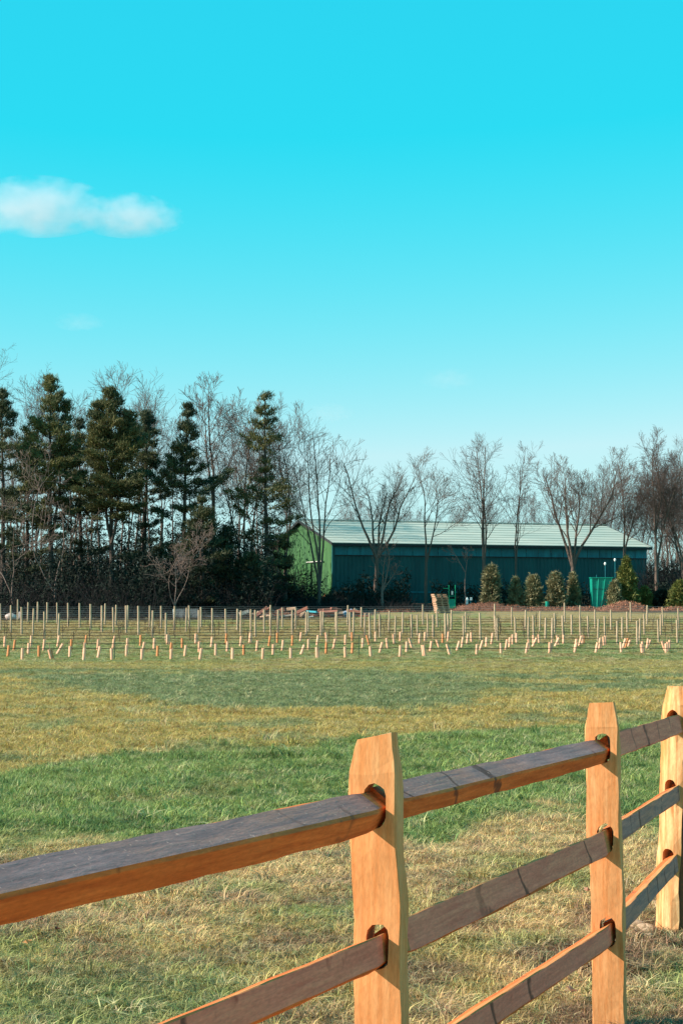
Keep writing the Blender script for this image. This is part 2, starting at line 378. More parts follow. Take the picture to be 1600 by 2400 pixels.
M_pinkrock = mat('pale_pink_stone', (.62, .50, .46), .9, 4, col2=(.35, .24, .2))
M_stone = mat('tan_stone', (.50, .35, .23), .8, 14, .3, 30, col2=(.36, .24, .15))
M_leafdry = mat('dry_leaf', (.62, .38, .27), .8, 30, col2=(.45, .2, .12), trans=.2)
M_lamp = mat('white_lamp_globe', (.8, .8, .76), .4)
M_greyc = mat('grey_slats', (.27, .25, .24), .9, 4, col2=(.14, .13, .13))
M_orangeb = mat('orange_plastic', (.75, .36, .16), .6)

# ------------------------------------------------------------------ ground
VROWS = [G(400, y).y for y in (1463, 1469, 1475, 1482, 1489, 1496, 1503, 1511, 1523, 1537)]
def build_ground():
    ys = np.concatenate([np.arange(-14, 5, 1.0), np.geomspace(5, 40, 230)[:-1], np.geomspace(40, 260, 330)[:-1], np.geomspace(260, 5200, 30)])
    u = np.linspace(-1, 1, 261); u = np.sign(u) * (np.abs(u) ** 1.0)
    u = np.concatenate([[-30, -12, -5, -2.5, -1.5], u, [1.5, 2.5, 5, 12, 30]])
    Y, U = np.meshgrid(ys, u, indexing='ij')
    wid = np.maximum(np.abs(Y) * .25, 2.5) + 1.5
    X = U * wid
    X = np.where(np.abs(U) > 1, np.sign(U) * (wid + (np.abs(U) - 1) * 40), X)
    Z = gz(Y) + np.where((Y < 60) & (Y > 0), (fbm(X * 1.1, Y * 1.1, 3) - .5) * .05 * np.clip(np.abs(Y) / 10, 0, 1), 0)
    c = turf_colour(X, Y)
    n, m = X.shape
    V = np.stack([X, Y, Z], -1).reshape(-1, 3)
    i = np.arange((n - 1) * m).reshape(n - 1, m)[:, :-1].ravel()
    Fq = np.stack([i, i + 1, i + 1 + m, i + m], 1)
    me = np_mesh('ground', V, [Fq], M_ground, smooth=True)
    a = me.color_attributes.new('turf', 'FLOAT_COLOR', 'POINT')
    a.data.foreach_set('color', np.concatenate([c.reshape(-1, 3), np.ones((n * m, 1))], 1).astype(np.float32).ravel())
    o = link('ground', me); o['kind'] = 'structure'
    return o
build_ground()

# ------------------------------------------------------------------ grass blades
def build_grass():
    rs = np.random.RandomState(3)
    tc = bpy.data.collections.new('grass_tuft_shapes')
    for k in range(8):
        V = []; Fq = []; Ft = []
        nb = 26
        tall = k % 4
        for b in range(nb):
            a = rs.rand() * 6.28; r = .05 * math.sqrt(rs.rand()); x, y = r * math.cos(a), r * math.sin(a)
            h = (.045 + .05 * rs.rand()) * (1.35 if tall == 3 else 1); w = .0020 + .0014 * rs.rand()
            az = rs.rand() * 6.28; ln = (.35 + .75 * rs.rand()) if k < 4 else (.7 + 1.0 * rs.rand())
            dx, dy = math.cos(az), math.sin(az); px_, py_ = -dy * w, dx * w
            i0 = len(V)
            for t, ww in ((0, 1), (.55, .8)):
                bx = x + dx * ln * h * t * t; by = y + dy * ln * h * t * t; z = h * t * (1 - .25 * t * min(ln, 1.2)) - .004
                V += [(bx - px_ * ww, by - py_ * ww, z), (bx + px_ * ww, by + py_ * ww, z)]
            V.append((x + dx * ln * h, y + dy * ln * h, h * max(.12, (1 - .45 * ln))))
            Fq.append((i0, i0 + 1, i0 + 3, i0 + 2)); Ft.append((i0 + 2, i0 + 3, i0 + 4))
        me = np_mesh('grass_tuft', np.array(V), [np.array(Fq), np.array(Ft)], M_blade)
        o = bpy.data.objects.new('grass_tuft', me); tc.objects.link(o)
    pts = []; sc = []
    for y0, y1, dens, s0 in ((4.5, 9, 800, .72), (9, 14.5, 720, .76), (14.5, 22, 480, .9), (22, 34, 230, 1.2), (34, 55, 95, 1.6), (55, 90, 30, 2.1), (90, 150, 7, 2.6), (150, 190, 3, 3.0)):
        wy = lambda y: y * .205 + .9
        area = (wy(y0) + wy(y1)) * (y1 - y0)
        n = int(area * dens)
        y = y0 + (y1 - y0) * rs.rand(int(n * 1.2)); x = (rs.rand(len(y)) * 2 - 1) * wy(y1)
        ok = np.abs(x) < wy(y); x = x[ok]; y = y[ok]
        pts.append(np.stack([x, y], 1)); sc.append(np.full(len(x), s0))
    p = np.concatenate(pts); s = np.concatenate(sc)
    X, Y = p[:, 0], p[:, 1]
    keep = fbm(X * 2.1 + 31, Y * 1.7 + 7, 3) + .35 * rs.rand(len(X)) > .42
    X, Y, s = X[keep], Y[keep], s[keep]
    ppx, ppy = proj(X, Y, gz(Y))
    ok = (ppy > 1447)
    X, Y, s = X[ok], Y[ok], s[ok]
    c = turf_colour(X, Y)
    greens = c[:, 1] / (c[:, 0] + 1e-4)
    Z = gz(Y) + np.where(Y < 60, (fbm(X * 1.1, Y * 1.1, 3) - .5) * .05 * np.clip(Y / 10, 0, 1), 0)
    n = len(X)
    s = s * (.65 + .7 * fbm(X * .8, Y * .8, 3)) * (.75 + .5 * rs.rand(n)) * np.where(greens > 1.2, 1.12, .95)
    # single longer tufts here and there
    big = rs.rand(n) > .985; s = np.where(big & (Y < 30), s * 1.7, s)
    hue = rs.rand(n, 1)
    mixin = np.where(rs.rand(n, 1) > .86, np.array([[.50, .40, .22]]), c)
    mixin = np.where((rs.rand(n, 1) > .90) & (Y[:, None] < 16), np.array([[.10, .20, .06]]), mixin)
    c = c * .45 + mixin * .55
    c = c * (.8 + .4 * hue)
    me = bpy.data.meshes.new('grass'); me.vertices.add(n); me.vertices.foreach_set('co', np.stack([X, Y, Z], 1).astype(np.float32).ravel())
    a = me.attributes.new('turf', 'FLOAT_COLOR', 'POINT'); a.data.foreach_set('color', np.concatenate([c, np.ones((n, 1))], 1).astype(np.float32).ravel())
    a = me.attributes.new('rot', 'FLOAT_VECTOR', 'POINT')
    rot = np.stack([rs.randn(n) * .12, rs.randn(n) * .12, rs.rand(n) * 6.28], 1); a.data.foreach_set('vector', rot.astype(np.float32).ravel())
    a = me.attributes.new('siz', 'FLOAT_VECTOR', 'POINT')
    a.data.foreach_set('vector', np.stack([s * 1.1, s * 1.1, s * np.clip(1.15 - Y / 130, .45, 1)], 1).astype(np.float32).ravel())
    a = me.attributes.new('pick', 'INT', 'POINT'); a.data.foreach_set('value', (rs.randint(0, 4, n) + 4 * (rs.rand(n) < np.where(greens > 1.2, .25, .7))).astype(np.int32))
    o = link('grass', me); tag(o, 'short mown grass, part green and part straw coloured, covering the field', 'grass', kind='stuff')
    ng = bpy.data.node_groups.new('grass_scatter', 'GeometryNodeTree')
    ng.interface.new_socket('Geometry', in_out='INPUT', socket_type='NodeSocketGeometry'); ng.interface.new_socket('Geometry', in_out='OUTPUT', socket_type='NodeSocketGeometry')
    gi = ng.nodes.new('NodeGroupInput'); go = ng.nodes.new('NodeGroupOutput')
    ip = ng.nodes.new('GeometryNodeInstanceOnPoints'); ci = ng.nodes.new('GeometryNodeCollectionInfo')
    ci.inputs['Collection'].default_value = tc; ci.inputs['Separate Children'].default_value = True; ci.inputs['Reset Children'].default_value = True
    ip.inputs['Pick Instance'].default_value = True
    def na(nm, ty):
        q = ng.nodes.new('GeometryNodeInputNamedAttribute'); q.data_type = ty; q.inputs['Name'].default_value = nm
        return [s_ for s_ in q.outputs if s_.enabled and s_.name == 'Attribute'][0]
    L_ = ng.links
    L_.new(gi.outputs[0], ip.inputs['Points']); L_.new(ci.outputs[0], ip.inputs['Instance'])
    L_.new(na('pick', 'INT'), ip.inputs['Instance Index']); L_.new(na('rot', 'FLOAT_VECTOR'), ip.inputs['Rotation']); L_.new(na('siz', 'FLOAT_VECTOR'), ip.inputs['Scale'])
    L_.new(ip.outputs[0], go.inputs[0])
    md = o.modifiers.new('scatter', 'NODES'); md.node_group = ng
    print('grass tufts', n)
build_grass()

# ------------------------------------------------------------------ barn
def build_barn():
    wl, wd = 37.6, 21.2
    ang = math.atan2(.34, .94)
    x0 = (782 - 800) / F * 200
    zb = float(gz(200)) - .6
    o = empty('barn', (x0, 200, zb), ang, 'long green metal barn with pale shallow roof behind the bare trees', 'barn')
    He = CAMZ + 7.62 - zb; Hr = CAMZ + 10.4 - zb; hw = wd / 2
    def sheet(name, a, b, z0, ztop, mt, outn, pitch=.45, dep=.05, par=o):
        """ribbed vertical cladding from a to b (local xy), ztop(t) gives the height"""
        a = Vector((*a, 0)); b = Vector((*b, 0)); d = (b - a); n = max(1, int(d.length / pitch)); nn = Vector((*outn, 0))
        V = []; Fs = []
        for i in range(n):
            for t, off in ((i / n, 0), ((i + .62) / n, 0), ((i + .70) / n, dep), ((i + .92) / n, dep)):
                q = a + d * t + nn * off; V += [(q.x, q.y, z0), (q.x, q.y, ztop(t))]
        q = b; V += [(q.x, q.y, z0), (q.x, q.y, ztop(1))]
        k = len(V) // 2
        Fs = np.array([(2 * i, 2 * i + 2, 2 * i + 3, 2 * i + 1) for i in range(k - 1)])
        return link(name, np_mesh(name, np.array(V), [Fs], mt), par)
    g = lambda t: He + (Hr - He) * (1 - abs(2 * t - 1)) - .05
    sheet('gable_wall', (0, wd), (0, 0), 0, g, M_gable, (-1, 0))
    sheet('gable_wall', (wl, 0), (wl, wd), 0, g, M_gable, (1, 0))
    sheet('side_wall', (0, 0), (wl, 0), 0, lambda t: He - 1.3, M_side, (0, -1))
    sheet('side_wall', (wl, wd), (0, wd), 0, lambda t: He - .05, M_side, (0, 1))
    npan = 25; pw = wl / npan
    for i in range(npan):
        V = []
        for k in range(5):
            xx = i * pw + .02 + (pw - .04) * k / 4.; yy = -.06 - (.04 if k % 2 else 0)
            V += [(xx, yy, He - 1.29), (xx, yy, He - .12)]
        link('panel', np_mesh('panel', np.array(V), [np.array([(2 * q, 2 * q + 2, 2 * q + 3, 2 * q + 1) for q in range(4)])], M_strip), o)
    mb = MB(); mb.box((wl / 2, -.1, He - 1.32), (wl, .12, .1)); mb.build('girt', M_dark, o)
    mb = MB(); mb.box((wl / 2, -.09, 1.9), (wl, .1, .12)); mb.build('lower_girt', M_strip, o)
    # roof slopes with standing ribs
    sl = math.atan2(Hr - He, hw); ov = .55
    for side, nm in ((0, 'roof'), (1, 'roof')):
        mb = MB(); n = 9
        y0_ = -ov if side == 0 else wd + ov; y1_ = hw; z0_ = He - ov * math.tan(sl) + .12; z1_ = Hr + .12
        for i in range(n):            # horizontal courses of sheet, each lapping over the one below
            ta, tb_ = i / n, (i + 1) / n
            ya, yb = y0_ + (y1_ - y0_) * ta, y0_ + (y1_ - y0_) * tb_; za, zb_ = z0_ + (z1_ - z0_) * ta, z0_ + (z1_ - z0_) * tb_
            xa, xb = -.4, wl + .4
            mb.add([(xa, ya, za + .05), (xb, ya, za + .05), (xb, yb, zb_ + .01), (xa, yb, zb_ + .01), (xa, ya, za - .03), (xb, ya, za - .03)], [(0, 1, 2, 3), (4, 5, 1, 0)])
        mb.build(nm, M_roof, o)
    for s in (0, 1):
        ye = -ov if s == 0 else wd + ov
        mb = MB(); mb.box((wl / 2, ye, He - .22), (wl + .8, .12, .24)); mb.build('gutter', M_dark, o)
        for xe in (-.42, wl + .42):
            mb = MB(); mb.bar((xe, ye, He - .1), (xe, hw, Hr + .02), .06, .28); mb.build('barge_board', M_dark, o)
    mb = MB(); mb.bar((-.42, hw, Hr + .22), (wl + .42, hw, Hr + .22), .5, .08); mb.build('ridge_cap', M_roof, o)
    # sliding door on the gable
    d = MB()
    for i in range(14):
        yy = 7.2 + i * .42; d.box((-.16, yy, 2.9), (.06, .38, 4.4)); 
    dr = d.build('sliding_door', M_gable, o)
    t = MB(); t.box((-.2, 5.6, 5.25), (.10, 5.6, .09)); t.build('door_track', M_white, o)
    t = MB(); t.box((-.2, 10.2, .95), (.1, 6.5, .22)); t.build('kick_board', M_white, o)
    t = MB(); t.box((-.1, -.1, He / 2), (.25, .25, He - .5)); t.build('corner_trim', M_side, o)
    t = MB(); t.box((-.25, 2.2, 1.25), (.3, .8, .55)); t.tube((-.25, 2.2, 1.5), (-.25, 2.2, 1.75), .07); t.build('wall_box', M_orangeb, o)
    t = MB(); t.box((21.5, -.2, 2.4), (.4, .12, .45)); t.build('wall_vent', M_strip, o)
build_barn()

# ------------------------------------------------------------------ trees
def tubes(polys, sides):
    """polys: list of (pts Nx3, radii N) -> V, faces"""
    by = {}
    for p, r in polys: by.setdefault(len(p), []).append((p, r))
    VV = []; FF = []; base = 0
    ang = np.arange(sides) * 2 * np.pi / sides
    for n, lst in by.items():
        Pp = np.array([a for a, _ in lst], float); Rr = np.array([b for _, b in lst], float)   # B,n,3  B,n
        T = np.gradient(Pp, axis=1); T /= np.linalg.norm(T, axis=2, keepdims=True) + 1e-9
        ref = np.where(np.abs(T[:, :1, 2:3]) > .8, np.array([[[1., 0, 0]]]), np.array([[[0, 0, 1.]]]))
        A = np.cross(T, ref); A /= np.linalg.norm(A, axis=2, keepdims=True) + 1e-9; Bv = np.cross(T, A)
        ring = Pp[:, :, None, :] + Rr[:, :, None, None] * (A[:, :, None, :] * np.cos(ang)[None, None, :, None] + Bv[:, :, None, :] * np.sin(ang)[None, None, :, None])
        B = len(lst); VV.append(ring.reshape(-1, 3))
        b, i, k = np.meshgrid(np.arange(B), np.arange(n - 1), np.arange(sides), indexing='ij')
        k2 = (k + 1) % sides; o_ = base + (b * n + i) * sides
        FF.append(np.stack([o_ + k, o_ + k2, o_ + sides + k2, o_ + sides + k], -1).reshape(-1, 4)); base += B * n * sides
    return np.concatenate(VV), np.concatenate(FF)

def nrm(v): return v / (np.linalg.norm(v) + 1e-9)
def branch(rs, p, d, L, r, order, prm, out):
    n = max(3, int(L / prm['seg'][order]) + 1); n = min(n, 14)
    pts = [p]; dirs = [d]
    for i in range(n):
        d = nrm(d + rs.randn(3) * prm['wob'][order] + np.array([0, 0, prm['trop'][order]]) * (1.0 / n) * 3)
        p = p + d * L / n; pts.append(p); dirs.append(d)
    t = np.linspace(0, 1, n + 1)
    rad = np.maximum(r * (1 - .78 * t), prm['rmin'])
    if order == 0: rad[0] *= 1.35
    out[order].append((np.array(pts), rad))
    if order + 1 >= len(prm['n']) + 1: return
    nc = prm['n'][order]; nc = max(1, int(nc * (.75 + .5 * rs.rand())))
    t0 = prm['t0'][order]
    for j in range(nc):
        tt = t0 + (1 - t0) * (j + rs.rand() * .9) / nc
        tt = min(tt, .99); k = int(tt * n); f = tt * n - k
        q = pts[k] * (1 - f) + pts[min(k + 1, n)] * f; dd = dirs[min(k + 1, n)]
        a = np.cross(dd, rs.randn(3)); a = nrm(a)
        th = R(prm['ang'][order] + rs.randn() * 9)
        cd = nrm(dd * math.cos(th) + a * math.sin(th))
        if cd[2] < -.25: cd[2] *= -.3; cd = nrm(cd)
        cl = L * prm['rat'][order] * (1.15 - .75 * (tt - t0) / (1 - t0 + 1e-6)) * (.7 + .6 * rs.rand())
        branch(rs, q, cd, cl, max(np.interp(tt, t, rad) * prm['rr'][order], prm['rmin']), order + 1, prm, out)

TREEP = {
    'tall': dict(n=[11, 8, 6], t0=[.32, .2, .15], ang=[40, 42, 38], rat=[.42, .55, .6], rr=[.5, .55, .6], seg=[1.6, 1.0, .6, .5], wob=[.05, .10, .12, .12], trop=[.06, .22, .12, .05], rmin=.014),
    'vase': dict(n=[11, 9, 8], t0=[.30, .2, .12], ang=[38, 40, 38], rat=[.50, .55, .62], rr=[.52, .55, .6], seg=[1.3, .9, .6, .5], wob=[.09, .12, .14, .14], trop=[.10, .16, .10, .05], rmin=.010),
    'twiggy': dict(n=[15, 10, 7], t0=[.22, .12, .1], ang=[42, 44, 40], rat=[.42, .5, .6], rr=[.45, .5, .6], seg=[1.4, .9, .6, .5], wob=[.06, .12, .16, .16], trop=[.08, .2, .12, .05], rmin=.009),
    'broken': dict(n=[7, 5, 4], t0=[.30, .2, .2], ang=[46, 44, 40], rat=[.46, .48, .5], rr=[.55, .55, .6], seg=[1.0, .8, .5, .4], wob=[.14, .18, .2, .2], trop=[.04, .06, .04, 0], rmin=.012),
}
def bare_mesh(seed, H, kind, stems, trunk_r=.2, fork=0.0, scale_n=1.0):
    """stems: list of (lean_x, lean_y, relative height). fork: height at which the stems part"""
    rs = np.random.RandomState(seed); prm = dict(TREEP[kind]); prm['n'] = [max(1, int(k * scale_n)) for k in prm['n']]
    out = [[], [], [], []]
    base = np.array([0, 0, -.3]); top = np.array([0, 0, fork])
    if fork > .5:
        k = 5; pts = np.array([base + (top - base) * i / (k - 1) + np.array([rs.randn() * .05, rs.randn() * .05, 0]) * (0 < i < k - 1) for i in range(k)])
        out[0].append((pts, np.linspace(trunk_r * 1.25, trunk_r * .85, k)))
    for lx, ly, h in stems:
        d = nrm(np.array([lx, ly, 1.0])); L = (H * h - fork) * math.sqrt(1 + .6 * (lx * lx + ly * ly))
        s0 = top if fork > .5 else base + np.array([lx * .5, ly * .5, 0])
        branch(rs, s0, d, L, trunk_r * (.85 if len(stems) == 1 else .66) * (.6 + .4 * h), 0, prm, out)
    V0, F0 = tubes(out[0] + out[1][:0], 7)
    V1, F1 = tubes(out[1], 5)
    me_t = np_mesh('trunk', np.concatenate([V0, V1]), [np.concatenate([F0, F1 + len(V0)])], M_sunbark if kind == 'broken' else M_barkb, smooth=True)
    V2, F2 = tubes(out[2], 4); V3, F3 = tubes(out[3], 3)
    me_c = np_mesh('branches', np.concatenate([V2, V3]), [np.concatenate([F2, F3 + len(V2)])], M_twigb if kind in ('tall', 'vase') else (M_twigr if kind == 'twiggy' else M_sunbark))
    return me_t, me_c
def bare_tree(px, d, ytop, kind, stems, seed, label, r=.2, fork=0., scale_n=1.0, group=None, rz=0):
    x = (px - 800) / F * d; z = float(gz(d)); H = P(px, ytop, d).z - z
    a, b = bare_mesh(seed, H, kind, stems, r * .82, fork, scale_n)
    o = empty('bare_tree', (x, d, z), rz, label, 'tree', group)
    bo = link('branches', b, o); bo['kind'] = 'stuff'
    return o, [link('trunk', a, o), bo]

def leafs(centres, dirs, k, ln, wd, spread, rs):
    """k thin pointed triangles per clump"""
    n = len(centres); C = np.repeat(centres, k, 0); D = np.repeat(dirs, k, 0) + rs.randn(n * k, 3) * spread
    D /= np.linalg.norm(D, axis=1, keepdims=True) + 1e-9
    A = np.cross(D, rs.randn(n * k, 3)); A /= np.linalg.norm(A, axis=1, keepdims=True) + 1e-9
    C = C + rs.randn(n * k, 3) * ln * .25
    l = ln * (.6 + .8 * rs.rand(n * k, 1)); w = wd * (.6 + .8 * rs.rand(n * k, 1))
    V = np.stack([C - A * w / 2, C + A * w / 2, C + D * l], 1).reshape(-1, 3)
    return V, np.arange(len(V)).reshape(-1, 3)

def pine_mesh(seed, H, Rw, crown0=.3, leaders=1, lean=0., mt=None, dens=1.0):
    rs = np.random.RandomState(seed); out = []; cc = []; dd = []
    trunks = []
    for li in range(leaders):
        n = 9; offx = 0 if li == 0 else (1 if li % 2 else -1) * Rw * .38; h = H * (1 if li == 0 else .84 + .1 * rs.rand())
        z0 = 0 if li == 0 else H * .3
        t = np.linspace(0, 1, n)
        pts = np.stack([offx * t ** .6 + lean * t * H + np.cumsum(rs.randn(n)) * .06, np.cumsum(rs.randn(n)) * .06, z0 + (h - z0) * t - (.3 if li == 0 else 0)], 1)
        pts[0, 0] = lean * z0
        trunks.append((pts, np.linspace(.30 if li == 0 else .16, .03, n)))
        z = h * crown0 if li == 0 else h * .5
        while z < h - .3:
            u = (z - h * crown0) / (h * (1 - crown0)); u = max(u, 0)
            prof = (.55 + .75 * u) if u < .35 else (.82 * (1 - u) / .65) ** .95 + .05
            if rs.rand() < .28: prof *= .35
            nb = rs.randint(3, 6)
            a0 = rs.rand() * 6.28
            for b in range(nb):
                az = a0 + b * 6.28 / nb + rs.randn() * .3
                L = 1.22 * Rw * prof * (.55 + .8 * rs.rand()) * (.75 if li else 1)
                if rs.rand() < .12: L *= 1.25
                el = R(-4 + 62 * u ** 1.4 + rs.randn() * 6)
                d = np.array([math.cos(az) * math.cos(el), math.sin(az) * math.cos(el), math.sin(el)])
                q = np.array([np.interp(z, pts[:, 2], pts[:, 0]), np.interp(z, pts[:, 2], pts[:, 1]), z])
                m = 6; pp = [q]; e = d.copy()
                for i in range(m - 1):
                    e = nrm(e + np.array([0, 0, .10]) + rs.randn(3) * .06); pp.append(pp[-1] + e * L / (m - 1))
                pp = np.array(pp); out.append((pp, np.linspace(.05, .012, m)))
                # foliage plates along the limb
                start = .30 if u > .3 else .45
                nk = int(L * 8.5 * dens) + 2
                for s in range(nk):
                    tt = start + (1 - start) * rs.rand() ** .8
                    c = np.array([np.interp(tt * (m - 1), np.arange(m), pp[:, j]) for j in range(3)])
                    side = np.array([-d[1], d[0], 0]) * rs.randn() * .30 * L * (1.15 - tt) * 1.3
                    for e2 in range(3):
                        cc.append(c + side + np.array([rs.randn() * .24, rs.randn() * .24, rs.rand() * .12])); dd.append(nrm(d * .7 + np.array([0, 0, .55])))
            z += (.75 + .75 * rs.rand()) * (1.15 - u * .55)
        for s in range(int(16 * dens)):
            cc.append(pts[-1] + np.array([rs.randn() * .10, rs.randn() * .10, -rs.rand() * 1.6])); dd.append(np.array([0, 0, 1.]))
    # dead lower stubs
    for s in range(22):
        z = H * (.08 + (crown0 - .06) * rs.rand()); az = rs.rand() * 6.28; L = Rw * (.2 + .5 * rs.rand()); q = np.array([lean * z, 0, z]); pp = [q]; e = np.array([math.cos(az), math.sin(az), -.05])
        for i in range(4): e = nrm(e + rs.randn(3) * .15); pp.append(pp[-1] + e * L / 4)
        out.append((np.array(pp), np.linspace(.03, .011, 5)))
    V0, F0 = tubes(trunks, 8); V1, F1 = tubes(out, 3)
    me_t = np_mesh('trunk', V0, [F0], M_pbark, smooth=True); me_l = np_mesh('limbs', V1, [F1], M_pbark)
    V, Ft = leafs(np.array(cc), np.array(dd), 5, .38, .085, .5, rs)
    me_c = np_mesh('crown', V, [Ft], mt or M_needle)
    return me_t, me_l, me_c
def pine(px, d, ytop, Rw, seed, label, **kw):
    x = (px - 800) / F * d; z = float(gz(d)); H = P(px, ytop, d).z - z
    a, b, c = pine_mesh(seed, H, Rw, **kw)
    o = empty('pine_tree', (x, d, z), 0, label, 'tree', 'tall pines in the wood at the left')
    lo = link('limbs', b, o); lo['kind'] = 'stuff'
    return o, [link('trunk', a, o), lo, link('crown', c, o)]

pine(120, 186, 884, 3.6, 11, 'tallest dark pine at the left, broad rounded head with a second leader to its right', crown0=.30, leaders=2, dens=1.15)
pine(262, 184, 897, 3.9, 12, 'wide spreading pine with olive sunlit shoulder, second tall pine from the left', crown0=.40, leaders=3, dens=1.15)
pine(430, 186, 948, 3.5, 13, 'narrow tapering dark pine in the middle of the pine group', crown0=.16, mt=M_needleb, dens=1.2)
pine(622, 188, 914, 3.5, 14, 'lone open pine with thin sunlit top, rightmost of the tall pines beside the barn', crown0=.20, dens=.66)
pine(8, 184, 912, 3.2, 15, 'dark pine cut by the left edge of the picture', crown0=.28, mt=M_needleb)
pine(192, 194, 985, 3.2, 16, 'shorter pine filling the gap between the two tallest pines', crown0=.20, mt=M_needleb)
pine(338, 192, 965, 3.2, 17, 'mid height dark pine between the wide pine and the narrow tapering pine', crown0=.25, mt=M_needleb)
pine(60, 190, 1010, 3.3, 18, 'lower dark pine in front of the tallest pine at the far left', crown0=.15, mt=M_needleb)
pine(532, 186, 1235, 2.5, 19, 'short dark young pine below the bare trees left of the lone pine', crown0=.10, mt=M_needleb)
pine(475, 182, 1165, 2.4, 20, 'short shaggy pine at the right foot of the narrow tapering pine', crown0=.10, mt=M_needleb)
pine(668, 190, 1262, 1.7, 23, 'small dark pine masking the left half of the green gable', crown0=.08, mt=M_needleb)
pine(588, 184, 1290, 2.3, 22, 'smallest dark pine, low against the wood edge below the lone pine', crown0=.08, mt=M_needleb)

BT = []
def bt(*a, **k): BT.append(bare_tree(*a, **k))
bt(500, 190, 905, 'tall', [(.0, 0, 1), (-.14, .05, .9)], 31, 'tallest bare tree, twin stems rising between the narrow pine and the lone pine', r=.26, fork=11)
bt(582, 191, 960, 'tall', [(-.12, 0, 1), (.03, .05, .95), (-.2, .02, .8)], 32, 'bare tree with three steep stems just left of the lone pine', r=.24, fork=3)
bt(668, 193, 1000, 'vase', [(.08, 0, 1), (.2, .05, .9)], 33, 'bare tree with fine arching crown directly right of the lone pine', r=.2, fork=4)
bt(748, 192, 1008, 'tall', [(-.06, 0, .92), (.02, .03, 1), (.12, -.03, .9), (-.15, .02, .8)], 34, 'bare tree with four upright wand like stems in front of the green gable', r=.24, fork=2.0, scale_n=.75)
bt(882, 195, 1085, 'vase', [(-.42, 0, 1), (.05, .06, .8), (.66, 0, .9), (.30, -.06, .95), (-.14, 0, .85)], 35, 'wide bare tree with curved outward leaning stems before the left part of the barn side', r=.28, fork=5.0, scale_n=.72)
bt(998, 196, 1092, 'vase', [(.05, 0, 1), (.22, .05, .85)], 36, 'slender bare tree leaning right above the pallet stack', r=.2, fork=4.5, scale_n=.9)
bt(1133, 196, 1038, 'twiggy', [(-.08, 0, 1), (.05, .04, .98), (.16, 0, .8)], 37, 'bare tree with fine dome of twigs above the first shrub before the barn', r=.24, fork=4.5, scale_n=.8)
bt(1208, 197, 1062, 'twiggy', [(0, 0, 1), (.06, .05, .9)], 38, 'narrow upright bare tree at the middle of the barn side', r=.17, fork=3.5, scale_n=.85)
bt(1342, 196, 1085, 'vase', [(-.30, 0, .95), (-.08, .04, .9), (.22, -.04, 1), (.06, 0, .85)], 39, 'broad low forking bare tree left of the teal bin', r=.32, fork=4.0, scale_n=1.0)
bt(1462, 198, 1085, 'twiggy', [(-.02, 0, 1), (.14, .04, .8)], 40, 'tall bare tree over the right end of the barn roof', r=.22, fork=5.0, scale_n=.9)
bt(1537, 196, 1055, 'twiggy', [(0, 0, 1), (-.12, .02, .85), (.16, 0, .9)], 41, 'tall bare tree standing just past the right corner of the barn', r=.26, fork=4.0, scale_n=.95)
bt(1600, 197, 1040, 'twiggy', [(-.05, 0, 1), (.1, 0, .9), (-.2, 0, .8)], 42, 'bare tree cut by the right edge of the picture', r=.26, fork=3.0, scale_n=1.0)
bt(130, 178, 1085, 'broken', [(-.35, -.1, 1), (.1, -.05, .8)], 43, 'pale crooked bare tree leaning in front of the leftmost pines', r=.12, fork=2, scale_n=1.3)
bt(30, 177, 1180, 'broken', [(.12, 0, 1), (-.3, 0, .8)], 44, 'low tangled bare tree at the left edge of the wood', r=.12, fork=1.5, scale_n=1.4)
bt(410, 176, 1240, 'broken', [(.35, 0, 1), (-.35, 0, .9), (.05, 0, .8)], 45, 'sprawling pale leafless bush tree at the foot of the narrow pine', r=.10, fork=1, scale_n=1.4)
bt(895, 190, 1262, 'broken', [(.55, -.1, 1), (-.15, -.1, .85), (.95, -.1, .6)], 46, 'broken crooked dead tree with sunlit bent limbs against the barn side', r=.17, fork=1.8, scale_n=1.0)
bt(1090, 194, 1270, 'broken', [(-.25, 0, 1), (.2, 0, .9)], 47, 'small arching leafless tree left of the columnar shrub', r=.08, fork=3.5, scale_n=1.2)
